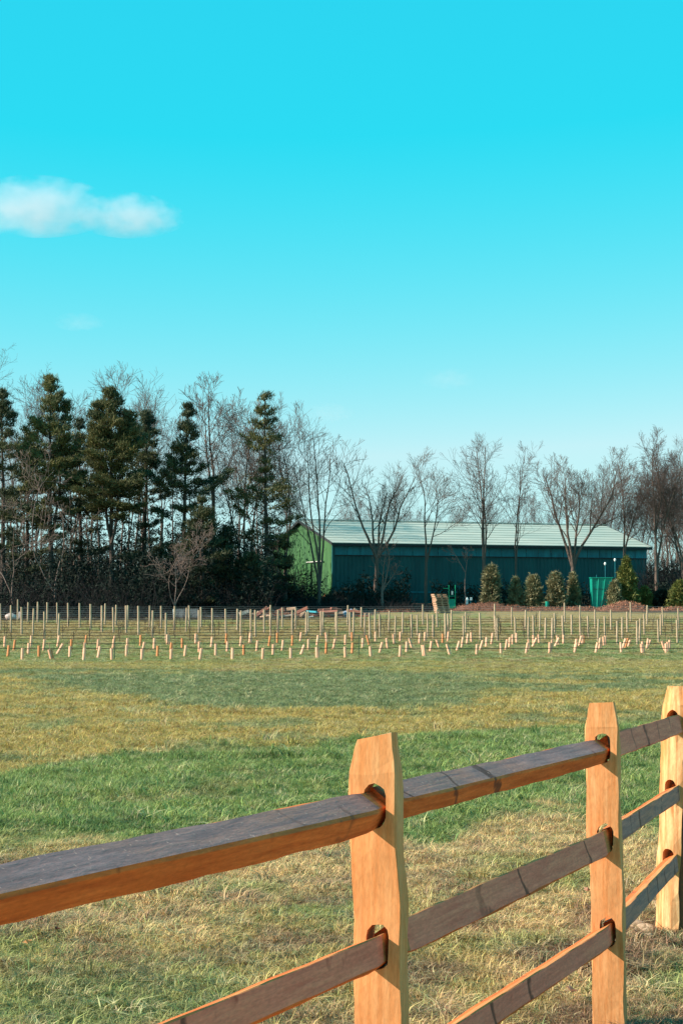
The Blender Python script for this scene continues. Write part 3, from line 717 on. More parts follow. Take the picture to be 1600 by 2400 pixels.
# slimmer trees standing behind, in the wood and beyond the barn
protoA = bare_tree(40, 214, 875, 'twiggy', [(0, 0, 1), (.1, .1, .85)], 61, 'x', r=.2, fork=6)
protoB = bare_tree(335, 212, 905, 'tall', [(0, 0, 1), (-.12, .1, .9)], 62, 'x', r=.2, fork=7)
protoC = bare_tree(1500, 245, 1100, 'twiggy', [(0, 0, 1), (.15, .1, .9), (-.15, 0, .85)], 63, 'x', r=.2, fork=2)
for pr, lab in ((protoA, 'slim bare tree top showing above the far left pines'), (protoB, 'slim bare tree top between the wide pine and the narrow pine'), (protoC, 'distant bare tree beyond the right end of the barn roof')):
    pr[0]['label'] = lab; pr[0]['group'] = 'bare trees behind the pines and the barn'
rr_ = random.Random(5)
back = [(protoA, 20, 220, .86, 'behind the dark pine at the left edge'), (protoB, 85, 216, .98, 'just left of the tallest pine'), (protoA, 165, 218, .95, 'between the two tallest pines'),
        (protoB, 215, 225, .9, 'left of the wide spreading pine'), (protoA, 300, 216, .92, 'over the right shoulder of the wide pine'), (protoB, 380, 220, .90, 'left of the narrow tapering pine'),
        (protoA, 455, 222, .78, 'behind the narrow tapering pine'), (protoB, 540, 224, .70, 'behind the three stemmed bare tree'), (protoA, 640, 226, .62, 'behind the lone pine'), (protoB, 690, 222, .60, 'left of the barn gable peak'),
        (protoC, 820, 262, .80, 'over the ridge behind the wide curved tree'), (protoC, 905, 258, .88, 'over the ridge left of the pallet stack tree'), (protoC, 985, 262, .72, 'over the ridge behind the leaning slender tree'), (protoC, 1070, 258, .75, 'over the ridge left of the twiggy dome tree'),
        (protoC, 1165, 262, .76, 'over the ridge between the two trees mid barn'), (protoC, 1270, 258, .82, 'over the ridge left of the broad forking tree'), (protoC, 1385, 250, .86, 'over the ridge right of the broad forking tree'), (protoC, 1425, 240, .90, 'behind the right end of the ridge'),
        (protoC, 1560, 226, .92, 'right of the barn corner, hazy brown'), (protoC, 1585, 214, .95, 'near the right edge, low and dense'), (protoC, 1615, 222, .98, 'cut by the right edge, behind')]
for i, (pr, px, d, sc, where) in enumerate(back):
    c = copy_thing(pr[0], pr[1], ((px - 800) / F * d, d, float(gz(d))), rr_.random() * 6.28, sc)
    c['label'] = 'thin bare background tree ' + where
slim = bare_tree(75, 205, 1120, 'tall', [(0, 0, 1)], 64, 'slender dark bare trunk deep in the wood, leftmost', r=.15, fork=6, scale_n=.55, group='slender trunks inside the wood')
for px, d, sc, lab in ((604, 203.5, .80, 'beside the left corner of the green gable'), (560, 206, .9, 'between the two multi stemmed trees left of the barn')):
    c = copy_thing(protoB[0], protoB[1], ((px - 800) / F * d, d, float(gz(d))), rr_.random() * 6.28, sc * .9); c['label'] = 'thin bare tree ' + lab
for k, (px, d, sc) in enumerate(((28, 198, .9), (55, 207, 1.05), (98, 200, .95), (148, 196, .9), (176, 203, 1.05), (208, 198, .85), (232, 206, 1.1), (285, 201, .95), (318, 198, 1), (352, 207, 1.05), (375, 200, .9), (405, 203, 1), (450, 199, .85), (508, 204, .8), (556, 200, .7), (612, 203, .75), (650, 199, .6))):
    c = copy_thing(slim[0], slim[1], ((px - 800) / F * d, d, float(gz(d))), rr_.random() * 6.28, sc)
    c['label'] = 'slender dark trunk inside the wood, number %s counted from the left' % ['one', 'two', 'three', 'four', 'five', 'six', 'seven', 'eight', 'nine', 'ten', 'eleven', 'twelve', 'thirteen', 'fourteen', 'fifteen', 'sixteen', 'seventeen'][k]
slim[0]['label'] = 'slender dark trunk inside the wood between the second and third of the line'

# undergrowth along the wood's edge: uncountable twigs and dark leaves
def undergrowth():
    rs = np.random.RandomState(21); out = []
    def area(n, x0, x1, d0, d1, h):
        for i in range(n):
            d = d0 + (d1 - d0) * rs.rand(); px = x0 + (x1 - x0) * rs.rand(); x = (px - 800) / F * d; z = gz(d)
            L = h * (.4 + .8 * rs.rand()); e = nrm(np.array([rs.randn() * .5, rs.randn() * .4, 1])); p = np.array([x, d, z - .1]); pp = [p]
            for k in range(5): e = nrm(e + rs.randn(3) * .22 + np.array([0, 0, -.06])); pp.append(pp[-1] + e * L / 5)
            out.append((np.array(pp), np.linspace(.028, .01, 6)))
    area(2600, -60, 385, 174, 196, 4.2); area(1700, 385, 640, 180, 196, 4.0); area(260, -60, 640, 171, 175, 1.1); area(1500, 640, 960, 186, 199, 1.6); area(3000, -60, 700, 198, 240, 7); area(2400, 1505, 1700, 197, 240, 5.5)
    area(300, 900, 1010, 184, 188, 1.0)
    V, Fq = tubes(out, 3)
    o = link('undergrowth_twigs', np_mesh('undergrowth_twigs', V, [Fq], M_brush)); tag(o, 'tangle of brown leafless brush along the foot of the wood', 'brush', kind='stuff')
    C = []; 
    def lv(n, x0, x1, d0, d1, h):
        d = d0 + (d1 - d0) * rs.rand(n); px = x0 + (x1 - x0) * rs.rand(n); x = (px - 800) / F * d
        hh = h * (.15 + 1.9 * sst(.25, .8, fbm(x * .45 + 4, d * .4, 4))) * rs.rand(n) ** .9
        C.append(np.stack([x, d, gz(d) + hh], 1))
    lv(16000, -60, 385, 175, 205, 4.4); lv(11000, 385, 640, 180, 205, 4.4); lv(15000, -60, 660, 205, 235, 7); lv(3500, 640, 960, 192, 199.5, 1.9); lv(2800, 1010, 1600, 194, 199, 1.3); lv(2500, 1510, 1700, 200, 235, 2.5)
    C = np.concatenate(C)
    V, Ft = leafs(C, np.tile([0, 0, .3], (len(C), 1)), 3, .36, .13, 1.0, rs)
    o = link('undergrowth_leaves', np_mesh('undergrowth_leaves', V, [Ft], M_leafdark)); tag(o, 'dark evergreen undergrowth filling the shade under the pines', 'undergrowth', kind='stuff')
    # a far-off wood closing the view between the trunks
    C = []
    x = -140 + 280 * rs.rand(16000); d = 330 + 70 * rs.rand(16000); hh = (6 + 7 * fbm(x * .05, d * .05, 3)) * rs.rand(16000) ** 1.3
    C = np.stack([x, d, gz(d) + hh], 1)
    V, Ft = leafs(C, np.tile([0, 0, 1.2], (len(C), 1)), 3, 2.4, .10, .6, rs)
    o = link('distant_wood', np_mesh('distant_wood', V, [Ft], M_twigb)); tag(o, 'low far off leafless wood seen between the trunks', 'distant wood', kind='stuff')
undergrowth()

# evergreen shrubs planted in front of the barn
def shrub(px, d, ytop, w, seed, mt, label, cone=.5, ybase=None, name='evergreen_shrub'):
    rs = np.random.RandomState(seed); x = (px - 800) / F * d; z = float(gz(d)); H = P(px, ytop, d).z - z; Rw = w * mpp(d) / 2
    n = 900 + int(H * Rw * 190)
    t = rs.rand(n); az = rs.rand(n) * 6.28; 
    prof = np.where(t < .25, .75 + t, 1) * (1 - cone * t) * np.sqrt(np.clip(1 - np.clip(t - .72, 0, 1) / .30, .05, 1))
    lump = .35 + 1.35 * fbm(np.cos(az) * 1.9 + 9 + seed, t * H * 1.5 + np.sin(az) * 1.9, 3)
    r = Rw * prof * lump * np.sqrt(rs.rand(n) * .75 + .35) * np.where(rs.rand(n) > .93, 1.3, 1)
    C = np.stack([np.cos(az) * r, np.sin(az) * r, t * H * (.93 + .1 * rs.rand(n))], 1)
    D = np.stack([np.cos(az), np.sin(az), np.full(n, .55)], 1)
    V, Ft = leafs(C, D, 4, .30, .13, .6, rs)
    o = empty(name, (x, d, z), 0, label, 'shrub', 'evergreens planted along the barn')
    link('foliage', np_mesh('foliage', V, [Ft], mt), o)
    out = [(np.array([[0, 0, -.1], [rs.randn() * .05, 0, H * .5], [0, rs.randn() * .05, H * .9]]), np.array([.09, .05, .015]))]
    for k in range(14):
        zz = H * (.1 + .75 * rs.rand()); a = rs.rand() * 6.28; L = Rw * (1 - cone * zz / H) * .8
        out.append((np.array([[0, 0, zz], [math.cos(a) * L * .5, math.sin(a) * L * .5, zz + .12 * L], [math.cos(a) * L, math.sin(a) * L, zz + .35 * L]]), np.array([.03, .02, .01])))
    V, Fq = tubes(out, 4); link('stem', np_mesh('stem', V, [Fq], M_pbark), o)
shrub(1150, 191, 1326, 40, 1, M_leafsage, 'tall columnar olive grey shrub right of the green trolley and pump', .25)
shrub(1207, 192, 1356, 36, 2, M_leafsage, 'small cone shaped olive shrub right of the columnar shrub', .65)
shrub(1249, 191.5, 1350, 40, 3, M_leafsage, 'pale sage rounded shrub, left one of the matching pair before the barn middle', .35)
shrub(1301, 191, 1343, 46, 4, M_leafsage, 'larger pale sage shrub with wide foot, right one of the matching pair', .45)
shrub(1342, 192.5, 1345, 26, 5, M_leafsage, 'thin dark shrub at the foot of the broad forking tree', .6)
shrub(1437, 191, 1362, 34, 6, M_leafsage, 'sage shrub hugging the right side of the teal bin', .45)
shrub(1467, 192, 1308, 58, 7, M_leafyel, 'tallest yellow green conifer near the right corner of the barn', .8, name='young_conifer')
shrub(1508, 193, 1378, 40, 8, M_leafyel, 'low spreading green conifer right of the tallest yellow green one', .6, name='young_conifer')
shrub(1550, 193, 1385, 46, 9, M_leafdark, 'low dark shrub between the two green conifers at the right', .4)
shrub(1592, 191, 1362, 56, 10, M_leafyel, 'green conifer cut by the right edge of the picture', .6, name='young_conifer')

# ------------------------------------------------------------------ yard things
def mulch(px, w, ytop, d, seed, label, dep=3.0):
    rs = np.random.RandomState(seed); x0 = (px - 800) / F * d; wm = w * mpp(d); z = float(gz(d)); H = P(px, ytop, d).z - z
    n, m = 70, 16; U, Vv = np.meshgrid(np.linspace(-1, 1, n), np.linspace(-1, 1, m), indexing='ij')
    X = U * wm / 2; Y = Vv * dep / 2
    k = np.clip(1 - np.abs(U) ** 4, 0, 1) * np.clip(1 - Vv ** 2, 0, 1)
    Z = H * k * (.45 + 1.0 * fbm(X * .55 + seed * 3, Y * .5 + 3, 4)) + np.where(k > 0, .12 * (fbm(X * 3, Y * 3, 2) - .5), 0) - .06
    Z += gz(d + Y) - z
    i = (np.arange(n - 1)[:, None] * m + np.arange(m - 1)[None]).ravel()
    o = empty('mulch_bank', (x0, d, z), 0, label, 'mulch pile', 'mulch banks along the yard')
    link('mound', np_mesh('mound', np.stack([X, Y, Z], -1).reshape(-1, 3), [np.stack([i, i + m, i + m + 1, i + 1], 1)], M_mulch, smooth=True), o)
    N_ = int(wm * 130); ii = rs.randint(0, n - 1, N_); jj = rs.randint(0, m - 1, N_)
    C = np.stack([X[ii, jj], Y[ii, jj], Z[ii, jj]], 1) + rs.randn(N_, 3) * np.array([.2, .1, .02])
    V, Ft = leafs(C, np.tile([0, 0, .5], (N_, 1)), 2, .16, .07, 1, rs)
    c = link('chips', np_mesh('chips', V, [Ft], M_chip), o); c['kind'] = 'stuff'
mulch(1150, 190, 1414, 187.5, 1, 'high brown mulch mound below the columnar shrub')
mulch(1320, 230, 1421, 188, 2, 'long low strip of red brown mulch below the pale shrubs and the bin', 2.4)
mulch(1460, 120, 1412, 187.5, 3, 'red brown mulch heap below the tall yellow green conifer')
mulch(1580, 130, 1422, 187.5, 4, 'low mulch strip running out at the right edge', 2.4)
mulch(930, 90, 1427, 185, 5, 'low reddish earth spoil left of the pallet stack', 2.0)

def pallets():
    b = G(1036, 1437); d = b.y; h = P(1036, 1392, d).z - b.z
    o = empty('pallet_stack', b, R(16), 'leaning stack of wooden pallets at the edge of the yard left of the mulch mound', 'pallet stack')
    n = 11; ph = h / n; rs = random.Random(2)
    for i in range(n):
        mb = MB(); sh = -.035 * i * (1 if i < 7 else .9) + rs.uniform(-.04, .04)
        for k in range(6): mb.box((sh - .0, -.5 + k * .2, i * ph + ph * .85), (1.3, .13, ph * .22))
        for k in (-1, 0, 1): mb.box((sh + k * .58, 0, i * ph + ph * .45), (.1, 1.1, ph * .55))
        for k in (-1, 0, 1): mb.box((sh, k * .48, i * ph + ph * .10), (1.3, .11, ph * .16))
        mb.build('pallet', M_pallet, o, rot=(0, 0, rs.uniform(-.05, .05)))
pallets()
def trolley():
    b = G(1061, 1431); b.y += 1.5; d = b.y; b.z = float(gz(d)); h = P(1061, 1371, d).z - b.z
    o = empty('green_trolley', b, R(4), 'bright green upright tubular trolley frame right behind the pallet stack', 'trolley')
    for s in (-.32, .32):
        m = MB(); m.tube((s, 0, .1), (s, .05, h), .03); m.build('upright', M_grn, o)
    for k, z in enumerate((.25, h * .42, h * .55)):
        m = MB(); m.tube((-.32, 0, z), (.32, 0, z), .022); m.build('cross_bar', M_grn, o)
    m = MB(); m.box((0, .06, h * .22), (.6, .05, h * .38)); m.build('back_panel', M_teal, o)
    m = MB(); m.box((0, -.3, .12), (.7, .6, .04)); m.build('foot_plate', M_grn, o)
    m = MB(); m.box((0, -.05, h * .68), (.16, .06, .36)); m.build('tag_plate', M_white, o)
    for s in (-.38, .38):
        m = MB(); m.tube((s - .03, .12, .16), (s + .03, .12, .16), .16, k=14); m.build('wheel', M_dark, o)
    m = MB(); m.tube((-.32, 0, h * .85), (-.9, .1, h * .87), .018); m.build('side_handle', M_grn, o)
trolley()
def pump():
    d = 191; x = (1096 - 800) / F * d; z = float(gz(d))
    o = empty('garden_pump', (x, d, z), 0, 'small pale pump with pipes between the green trolley and columnar shrub', 'pump')
    m = MB(); m.box((0, 0, .25), (1.5, .5, .08)); m.build('base_plate', M_strip, o)
    m = MB(); m.tube((-.1, 0, .25), (-.1, 0, .9), .13, .1); m.tube((-.1, 0, .9), (-.1, 0, 1.15), .17, .06); m.build('tank', M_lamp, o)
    m = MB(); m.tube((.25, 0, .25), (.25, 0, .8), .06); m.tube((.25, 0, .8), (-.1, 0, .8), .05); m.build('pipe', M_strip, o)
    m = MB(); m.box((.3, 0, 1.0), (.2, .2, .3)); m.build('control_box', M_lamp, o)
pump()
def teal_bin():
    d = 191; xl = (1385 - 800) / F * d; xr = (1434 - 800) / F * d; z = float(gz(d)) + .1
    zt = P(1400, 1354, d).z; w = xr - xl; h = zt - z
    o = empty('hopper_bin', (xl, d, z), 0, 'teal steel hopper bin with sloped right side between the shrubs before the barn', 'bin')
    m = MB(); V = [(0.05, 0, 0), (w * .72, 0, 0), (w * .72, 1.3, 0), (.05, 1.3, 0), (0, -.15, h), (w, -.15, h), (w, 1.5, h), (0, 1.5, h)]
    m.add(V, [(0, 1, 5, 4), (1, 2, 6, 5), (2, 3, 7, 6), (3, 0, 4, 7), (3, 2, 1, 0)]); m.build('bin_shell', M_teal, o)
    m = MB()
    for a, b in (((-.03, -.2, h), (w + .03, -.2, h)), ((-.03, 1.55, h), (w + .03, 1.55, h)), ((-.03, -.2, h), (-.03, 1.55, h)), ((w + .03, -.2, h), (w + .03, 1.55, h))): m.bar(a, b, .08)
    m.build('rim', M_teal, o)
    for k in range(4):
        t = k / 3; m = MB(); m.bar((.06 + (w * .66) * t, -.03, 0), (.02 + (w * .94) * t, -.19, h), .06); m.build('rib', M_teal, o)
    m = MB(); m.bar((w * .36, -.1, .05), (w * .98, -.3, h * .95), .05); m.bar((w * .48, -.1, .0), (w * 1.05, -.3, h * .8), .05)
    for k in range(6):
        t = (k + .5) / 6; m.bar((w * (.36 + .62 * t), -.1 - .2 * t, .05 + h * .9 * t), (w * (.48 + .57 * t), -.1 - .2 * t, h * .8 * t), .04)
    m.build('side_ladder', M_dark, o)
    m = MB(); m.box((w * .36, -.1, h * .62), (w * .7, .03, .05)); m.build('belt', M_dark, o)
    m = MB(); m.tube((w * .25, .2, h), (w * .25, .2, h + .3), .03); m.build('vent_pipe', M_strip, o)
teal_bin()
for px, yt, lab in ((1417, 1320, 'shorter thin post with white lamp head rising behind the teal bin'), (1440, 1311, 'taller thin post with round white lamp just right of the teal bin')):
    d = 193.5; b = Vector(((px - 800) / F * d, d, float(gz(d)))); h = P(px, yt, d).z - b.z
    o = empty('lamp_post', b, 0, lab, 'lamp post', 'lamp posts beside the bin')
    m = MB(); m.tube((0, 0, 0), (0, 0, h - .15), .045, .03); m.build('pole', M_strip, o)
    m = MB(); m.tube((0, 0, h - .2), (0, 0, h - .1), .07, .12); m.tube((0, 0, h - .1), (0, 0, h + .02), .12, .12); m.tube((0, 0, h + .02), (0, 0, h + .1), .12, .05); m.build('lamp_head', M_lamp, o)
# small blue barrel and teal bucket in the shrubs
for px, py, w, h, mt, lab in ((1458, 1419, .22, .42, M_bluet, 'small blue canister on the ground under the tall yellow green conifer'), (1281, 1419, .38, .75, M_teal, 'teal drum half hidden between the two pale sage shrubs')):
    d = 190; b = Vector(((px - 800) / F * d, d, float(gz(d))))
    o = empty('drum', b, 0, lab, 'drum'); m = MB(); m.tube((0, 0, 0), (0, 0, h), w / 2, k=16); m.build('body', mt, o)
    for zz in (h, h * .5):
        m = MB(); m.tube((0, 0, zz), (0, 0, zz + .04), w / 2 * 1.06, k=16); m.build('hoop', mt, o)

# scrap heap left of the pallets: every board and bar is a thing
def scrap():
    rs = random.Random(9)
    def item(name, cat, lab, mt, px0, py0, px1, py1, w, h, d):
        a = P(px0, py0, d); b = P(px1, py1, d + rs.uniform(-.4, .4)); c = (a + b) / 2
        o = MB(); 
        Lh = (b - a); o.bar(a - c, b - c, w, h, roll=rs.uniform(-.5, .5))
        q = o.build(name, mt, None, loc=c, bevel=min(w, h) * .12); tag(q, lab, cat, 'scrap heap along the field edge')
    D0 = 176
    item('scrap_board', 'board', 'long pale board sloping up to the right in the middle of the scrap heap', M_plank, 636, 1450, 688, 1441, .5, .16, D0)
    item('scrap_board', 'board', 'white plank lying flat below the long pale board', M_white, 652, 1453, 690, 1451, .5, .12, D0 - 1)
    item('scrap_board', 'board', 'thin white plank at the left tip of the heap, nearly on the grass', M_white, 620, 1453, 650, 1448, .2, .08, D0 - 1)
    item('scrap_board', 'board', 'peach board standing low at the left end of the scrap heap', M_plank, 562, 1440, 584, 1433, .2, .35, D0)
    item('scrap_board', 'board', 'brown board tilted behind the peach board', M_pallet, 555, 1436, 600, 1440, .3, .15, D0 + 1)
    item('blue_sheet', 'sheet', 'bright blue folded sheet on top of the scrap heap', M_bluet, 717, 1433, 744, 1436, .8, .18, D0 + 1)
    item('blue_sheet', 'sheet', 'faded blue grey sheet flat on the ground left of the scrap heap', M_bluegrey, 480, 1446, 538, 1446, .9, .12, D0 + 1)
    item('white_bag', 'bag', 'crumpled white sack at the foot of the rusty pile', M_white, 722, 1449, 734, 1447, .3, .25, D0 - 1)
    item('pale_board', 'board', 'pale block lying in front of the rusty bars', M_plank, 764, 1450, 774, 1451, .3, .18, D0 - 1)
    item('blue_bundle', 'bundle', 'blue grey crumpled tarp bundle behind two vine posts right of the rusty pile', M_bluegrey, 806, 1443, 828, 1435, .8, .55, D0)
    kinds = [('steel_bar', 'rusty steel bar', M_rust), ('scrap_board', 'reddish weathered board', M_pallet), ('steel_bar', 'dark rusty angle iron', M_rust)]
    spots = [(598, 1446, 628, 1424), (602, 1436, 632, 1446), (628, 1425, 650, 1440), (645, 1436, 668, 1428), (672, 1428, 694, 1426), (690, 1426, 712, 1442), (696, 1436, 722, 1424), (704, 1446, 716, 1430),
             (745, 1431, 790, 1428), (748, 1437, 792, 1434), (750, 1443, 790, 1441), (757, 1428, 774, 1446), (775, 1426, 800, 1430), (782, 1440, 806, 1437), (812, 1431, 850, 1435), (815, 1437, 856, 1440), (828, 1428, 848, 1442), (840, 1443, 862, 1445), (733, 1442, 756, 1438), (610, 1449, 640, 1444), (570, 1447, 604, 1449), (700, 1449, 760, 1451), (786, 1449, 830, 1450)]
    names = ['first', 'second', 'third', 'fourth', 'fifth', 'sixth', 'seventh', 'eighth', 'ninth', 'tenth', 'eleventh', 'twelfth', 'thirteenth', 'fourteenth', 'fifteenth', 'sixteenth', 'seventeenth', 'eighteenth', 'nineteenth', 'twentieth', 'twenty first', 'twenty second', 'twenty third']
    order = sorted(range(len(spots)), key=lambda i: spots[i][0] + spots[i][2])
    for i, (a, b, c, d) in enumerate(spots):
        nm, tx, mt = kinds[i % 3]
        slope = 'rising to the right' if d < b - 3 else ('falling to the right' if d > b + 3 else 'lying level')
        item(nm, 'bar' if nm == 'steel_bar' else 'board', '%s %s, %s scrap from the left' % (tx, slope, names[order.index(i)]), mt, a, b, c, d, .25 + .2 * rs.random(), .20 + .18 * rs.random(), D0 + rs.uniform(-1.5, 1.0))
    # earth under the heap
    mulch(725, 290, 1436, 178.5, 8, 'dark low earth bank under the scrap heap', 2.4)
scrap()
def crate():
    d = 174; x = (436 - 800) / F * d; z = float(gz(d)); w = 56 * mpp(d); h = P(436, 1427, d).z - z
    o = empty('slatted_crate', (x, d, z), 0, 'grey slatted pen with one white end board at the wood edge', 'crate')
    for k in range(13):
        m = MB(); m.box((-w / 2 + w * k / 12, -.4, h / 2), (.11, .04, h)); m.build('slat', M_white if k == 0 else M_greyc, o)
    for z_ in (.15, h - .12):
        m = MB(); m.box((0, -.36, z_), (w, .04, .08)); m.build('rail', M_greyc, o)
        m = MB(); m.box((0, .45, z_), (w, .04, .08)); m.build('rail', M_greyc, o)
    m = MB(); m.box((0, .45, h / 2), (w, .03, h * .9)); m.build('back_panel', M_greyc, o)
crate()
def rock(name, loc, s, seed, mt, label, cat, group=None, parent=None):
    bm = bmesh.new(); bmesh.ops.create_icosphere(bm, subdivisions=3, radius=1); rs = np.random.RandomState(seed)
    ph = rs.rand(6) * 6
    for v in bm.verts:
        c = v.co; k = 1 + .12 * math.sin(3 * c.x + ph[0]) + .10 * math.sin(4 * c.y + ph[1]) + .08 * math.sin(5 * c.z + ph[2] + 2 * c.x)
        v.co = Vector((c.x * s[0] * k, c.y * s[1] * k, c.z * s[2] * k))
    me = bpy.data.meshes.new(name); bm.to_mesh(me); bm.free(); me.materials.append(mt); me.polygons.foreach_set('use_smooth', [True] * len(me.polygons))
    o = link(name, me, parent, loc); 
    if label: tag(o, label, cat, group)
    return o
g_ = G(28, 1453); rock('boulder', (g_.x, g_.y, g_.z + .25), (.55, .4, .38), 3, M_pinkrock, 'pale pinkish boulder at the wood edge near the left side', 'boulder', 'boulders at the wood edge')
g_ = G(44, 1451); rock('boulder', (g_.x, g_.y + .3, g_.z + .2), (.22, .25, .5), 4, M_pinkrock, 'small upright reddish boulder right of the pale one', 'boulder', 'boulders at the wood edge')

# ------------------------------------------------------------------ vineyard posts, tubes and lines
posts = []
def pc(x0, lst):
    for x, t, b in lst: posts.append((x0 + x / 3.92, 1390 + t / 3.92, 1390 + b / 3.92))
pc(0, [(10, 95, 345), (102, 112, 360), (202, 128, 378), (305, 140, 395), (411, 170, 420), (537, 187, 450), (165, 58, 260), (257, 85, 268), (348, 80, 275), (437, 85, 278), (528, 88, 290), (628, 90, 308), (735, 92, 320), (834, 100, 333), (938, 115, 357), (1045, 132, 367), (1162, 115, 375), (1275, 118, 390), (1400, 160, 415), (1526, 182, 440), (966, 95, 290), (1066, 108, 298), (1173, 112, 310), (1376, 115, 318), (1482, 118, 325)])
pc(400, [(33, 120, 345), (142, 135, 360), (260, 155, 370), (384, 138, 375), (509, 145, 380), (644, 160, 392), (779, 155, 403), (918, 180, 395), (1117, 155, 385), (1246, 175, 392), (1381, 168, 393), (1525, 170, 398), (173, 115, 318), (281, 130, 320), (614, 145, 345), (737, 148, 365), (860, 150, 368), (986, 153, 365), (1147, 140, 335), (1266, 162, 360), (1396, 170, 365), (1028, 133, 325), (912, 110, 310), (1512, 175, 360)])
pc(800, [(54, 112, 300), (181, 130, 320), (308, 152, 350), (434, 165, 358), (560, 178, 375), (80, 175, 405), (109, 170, 410), (213, 185, 405), (262, 182, 420), (352, 195, 405), (492, 210, 410), (643, 198, 415), (697, 200, 395), (793, 192, 410), (842, 198, 412), (748, 105, 292), (879, 150, 315), (1006, 155, 342), (955, 185, 418), (979, 205, 380), (1137, 175, 362), (1122, 210, 428), (1275, 182, 438), (1404, 98, 330), (1415, 210, 408), (1430, 230, 435), (1562, 130, 310)])
pc(1200, [(118, 155, 335), (251, 168, 350), (389, 185, 375), (545, 205, 388), (697, 210, 410), (28, 225, 420), (146, 225, 420), (195, 225, 400), (302, 240, 428), (363, 235, 430), (465, 250, 400), (480, 88, 270), (621, 112, 300), (625, 215, 405), (785, 242, 445), (759, 152, 325), (905, 152, 345), (1055, 172, 360), (1211, 190, 380), (1362, 200, 388), (849, 222, 410), (962, 262, 472), (1008, 228, 420), (1146, 278, 475), (1168, 235, 440), (1342, 245, 455), (1515, 250, 460), (1085, 85, 262), (1235, 112, 288), (1381, 127, 308), (1525, 138, 330)])
def ordinal(n): return '%d%s' % (n, 'th' if 10 <= n % 100 <= 20 else {1: 'st', 2: 'nd', 3: 'rd'}.get(n % 10, 'th'))
def row_of(v, edges, names):
    for e, nme in zip(edges, names):
        if v >= e: return nme
    return names[-1]
prs = random.Random(4)
plist = []
for (x, t, b) in posts:
    g = G(x, b); h = P(x, t, g.y).z - g.z; h = min(max(h, 1.5), 2.4)
    plist.append((x, b, g, h))
rownames = ['nearest', 'second nearest', 'third nearest', 'middle', 'third farthest', 'second farthest', 'farthest']
redges = [1500, 1494, 1488, 1482, 1475, 1468, 0]
byrow = {}
for it in plist: byrow.setdefault(row_of(it[1], redges, rownames), []).append(it)
POSTTOPS = {}
for rn, its in byrow.items():
    its.sort(key=lambda q: q[0])
    for k, (x, b, g, h) in enumerate(its):
        V = []; Ks = 8; rad = .064 + .02 * prs.random(); lx, ly = prs.uniform(-.03, .03), prs.uniform(-.03, .03)
        m = MB(); zs = [-.3, 0, h * .4, h * .75, h - .02, h]; rr = [1.08, 1.05, 1, .95, .9, .8]
        for z_, q in zip(zs, rr):
            for i in range(Ks):
                a = i * 6.283 / Ks; V.append((lx * z_ + math.cos(a) * rad * q * prs.uniform(.93, 1.07), ly * z_ + math.sin(a) * rad * q, z_))
        Fs = [(r_ * Ks + i, r_ * Ks + (i + 1) % Ks, (r_ + 1) * Ks + (i + 1) % Ks, (r_ + 1) * Ks + i) for r_ in range(5) for i in range(Ks)] + [tuple(range(5 * Ks, 6 * Ks))]
        m.add(V, Fs); o = m.build('vineyard_post', M_vpost, None, loc=g)
        size = 'tall' if h > 2.0 else ('short' if h < 1.8 else 'mid height')
        tag(o, '%s wooden vineyard post, %s from left in the %s line' % (size, ordinal(k + 1), rn), 'post', 'wooden posts of the vineyard')
    POSTTOPS[rn] = its
# trellis wires along the lines of posts, and drip hoses
def cable(name, x0, x1, y, hz, r, mt, lab, cat, group, slope=.02, sag=.04):
    xs = np.arange(x0, x1, 1.1); rs = np.random.RandomState(int(abs(y * 10 + hz * 100)) % 9999)
    ys = y + slope * xs + rs.randn(len(xs)) * .015
    zs = gz(ys) + hz - sag * np.abs(np.sin(xs * .9 + y)) + rs.randn(len(xs)) * .012
    V, Fq = tubes([(np.stack([xs, ys, zs], 1), np.full(len(xs), r))], 4)
    o = link(name, np_mesh(name, V, [Fq], mt)); tag(o, lab, cat, group)
for k, yr in enumerate(VROWS):
    xr_ = yr * .21
    cable('drip_hose', -xr_, xr_, yr, .42, .017, M_hose, 'thin black drip hose strung low across the vineyard, %s one from the front' % ordinal(len(VROWS) - k), 'hose', 'black drip hoses across the rows')
    if k < 5:
        for hz, nm in ((1.05, 'lower'), (1.5, 'upper')):
            cable('trellis_wire', -xr_, xr_, yr, hz, .005, M_wire, '%s trellis wire of the %s row of posts from the back' % (nm, ordinal(k + 1)), 'wire', 'trellis wires between the posts', sag=.02)
# young bare vines: dark thin sticks between posts
vr = random.Random(8); vines = []
for k, yr in enumerate(VROWS[:7]):
    for j in range(26):
        x = -.2 * yr + .4 * yr * (j + vr.uniform(.2, .8)) / 26
        y = yr + .02 * x
        vines.append((x, y, k))
vm = []
for s in range(3):
    rs = np.random.RandomState(s); pl = []
    p0 = np.array([[0, 0, -.05], [.02, 0, .35], [-.02, .01, .7], [.02, 0, 1.0 + .15 * s]]); pl.append((p0, np.array([.022, .02, .016, .010])))
    for q in range(3): a = rs.rand() * 6.28; pl.append((np.array([[0, 0, .5 + .15 * q], [.12 * math.cos(a), .12 * math.sin(a), .7 + .15 * q], [.2 * math.cos(a), .2 * math.sin(a), .9 + .15 * q], [.2 * math.cos(a), .2 * math.sin(a), 1. + .15 * q]]), np.array([.012, .010, .009, .008])))
    V, Fq = tubes(pl, 4); vm.append(np_mesh('young_vine', V, [Fq], M_pbark))
cnt = {}
for (x, y, k) in vines:
    if vr.random() < .25: continue
    cnt[k] = cnt.get(k, 0) + 1
    o = link('young_vine', vm[vr.randrange(3)], None, (x, y, float(gz(y)))); o.scale = (1, 1, vr.uniform(.6, 1.05)); o.rotation_euler = (0, 0, vr.random() * 6)
    tag(o, 'thin dark leafless young vine, %s from left in the %s row from the back' % (ordinal(cnt[k]), ordinal(k + 1)), 'vine', 'young vines between the posts')

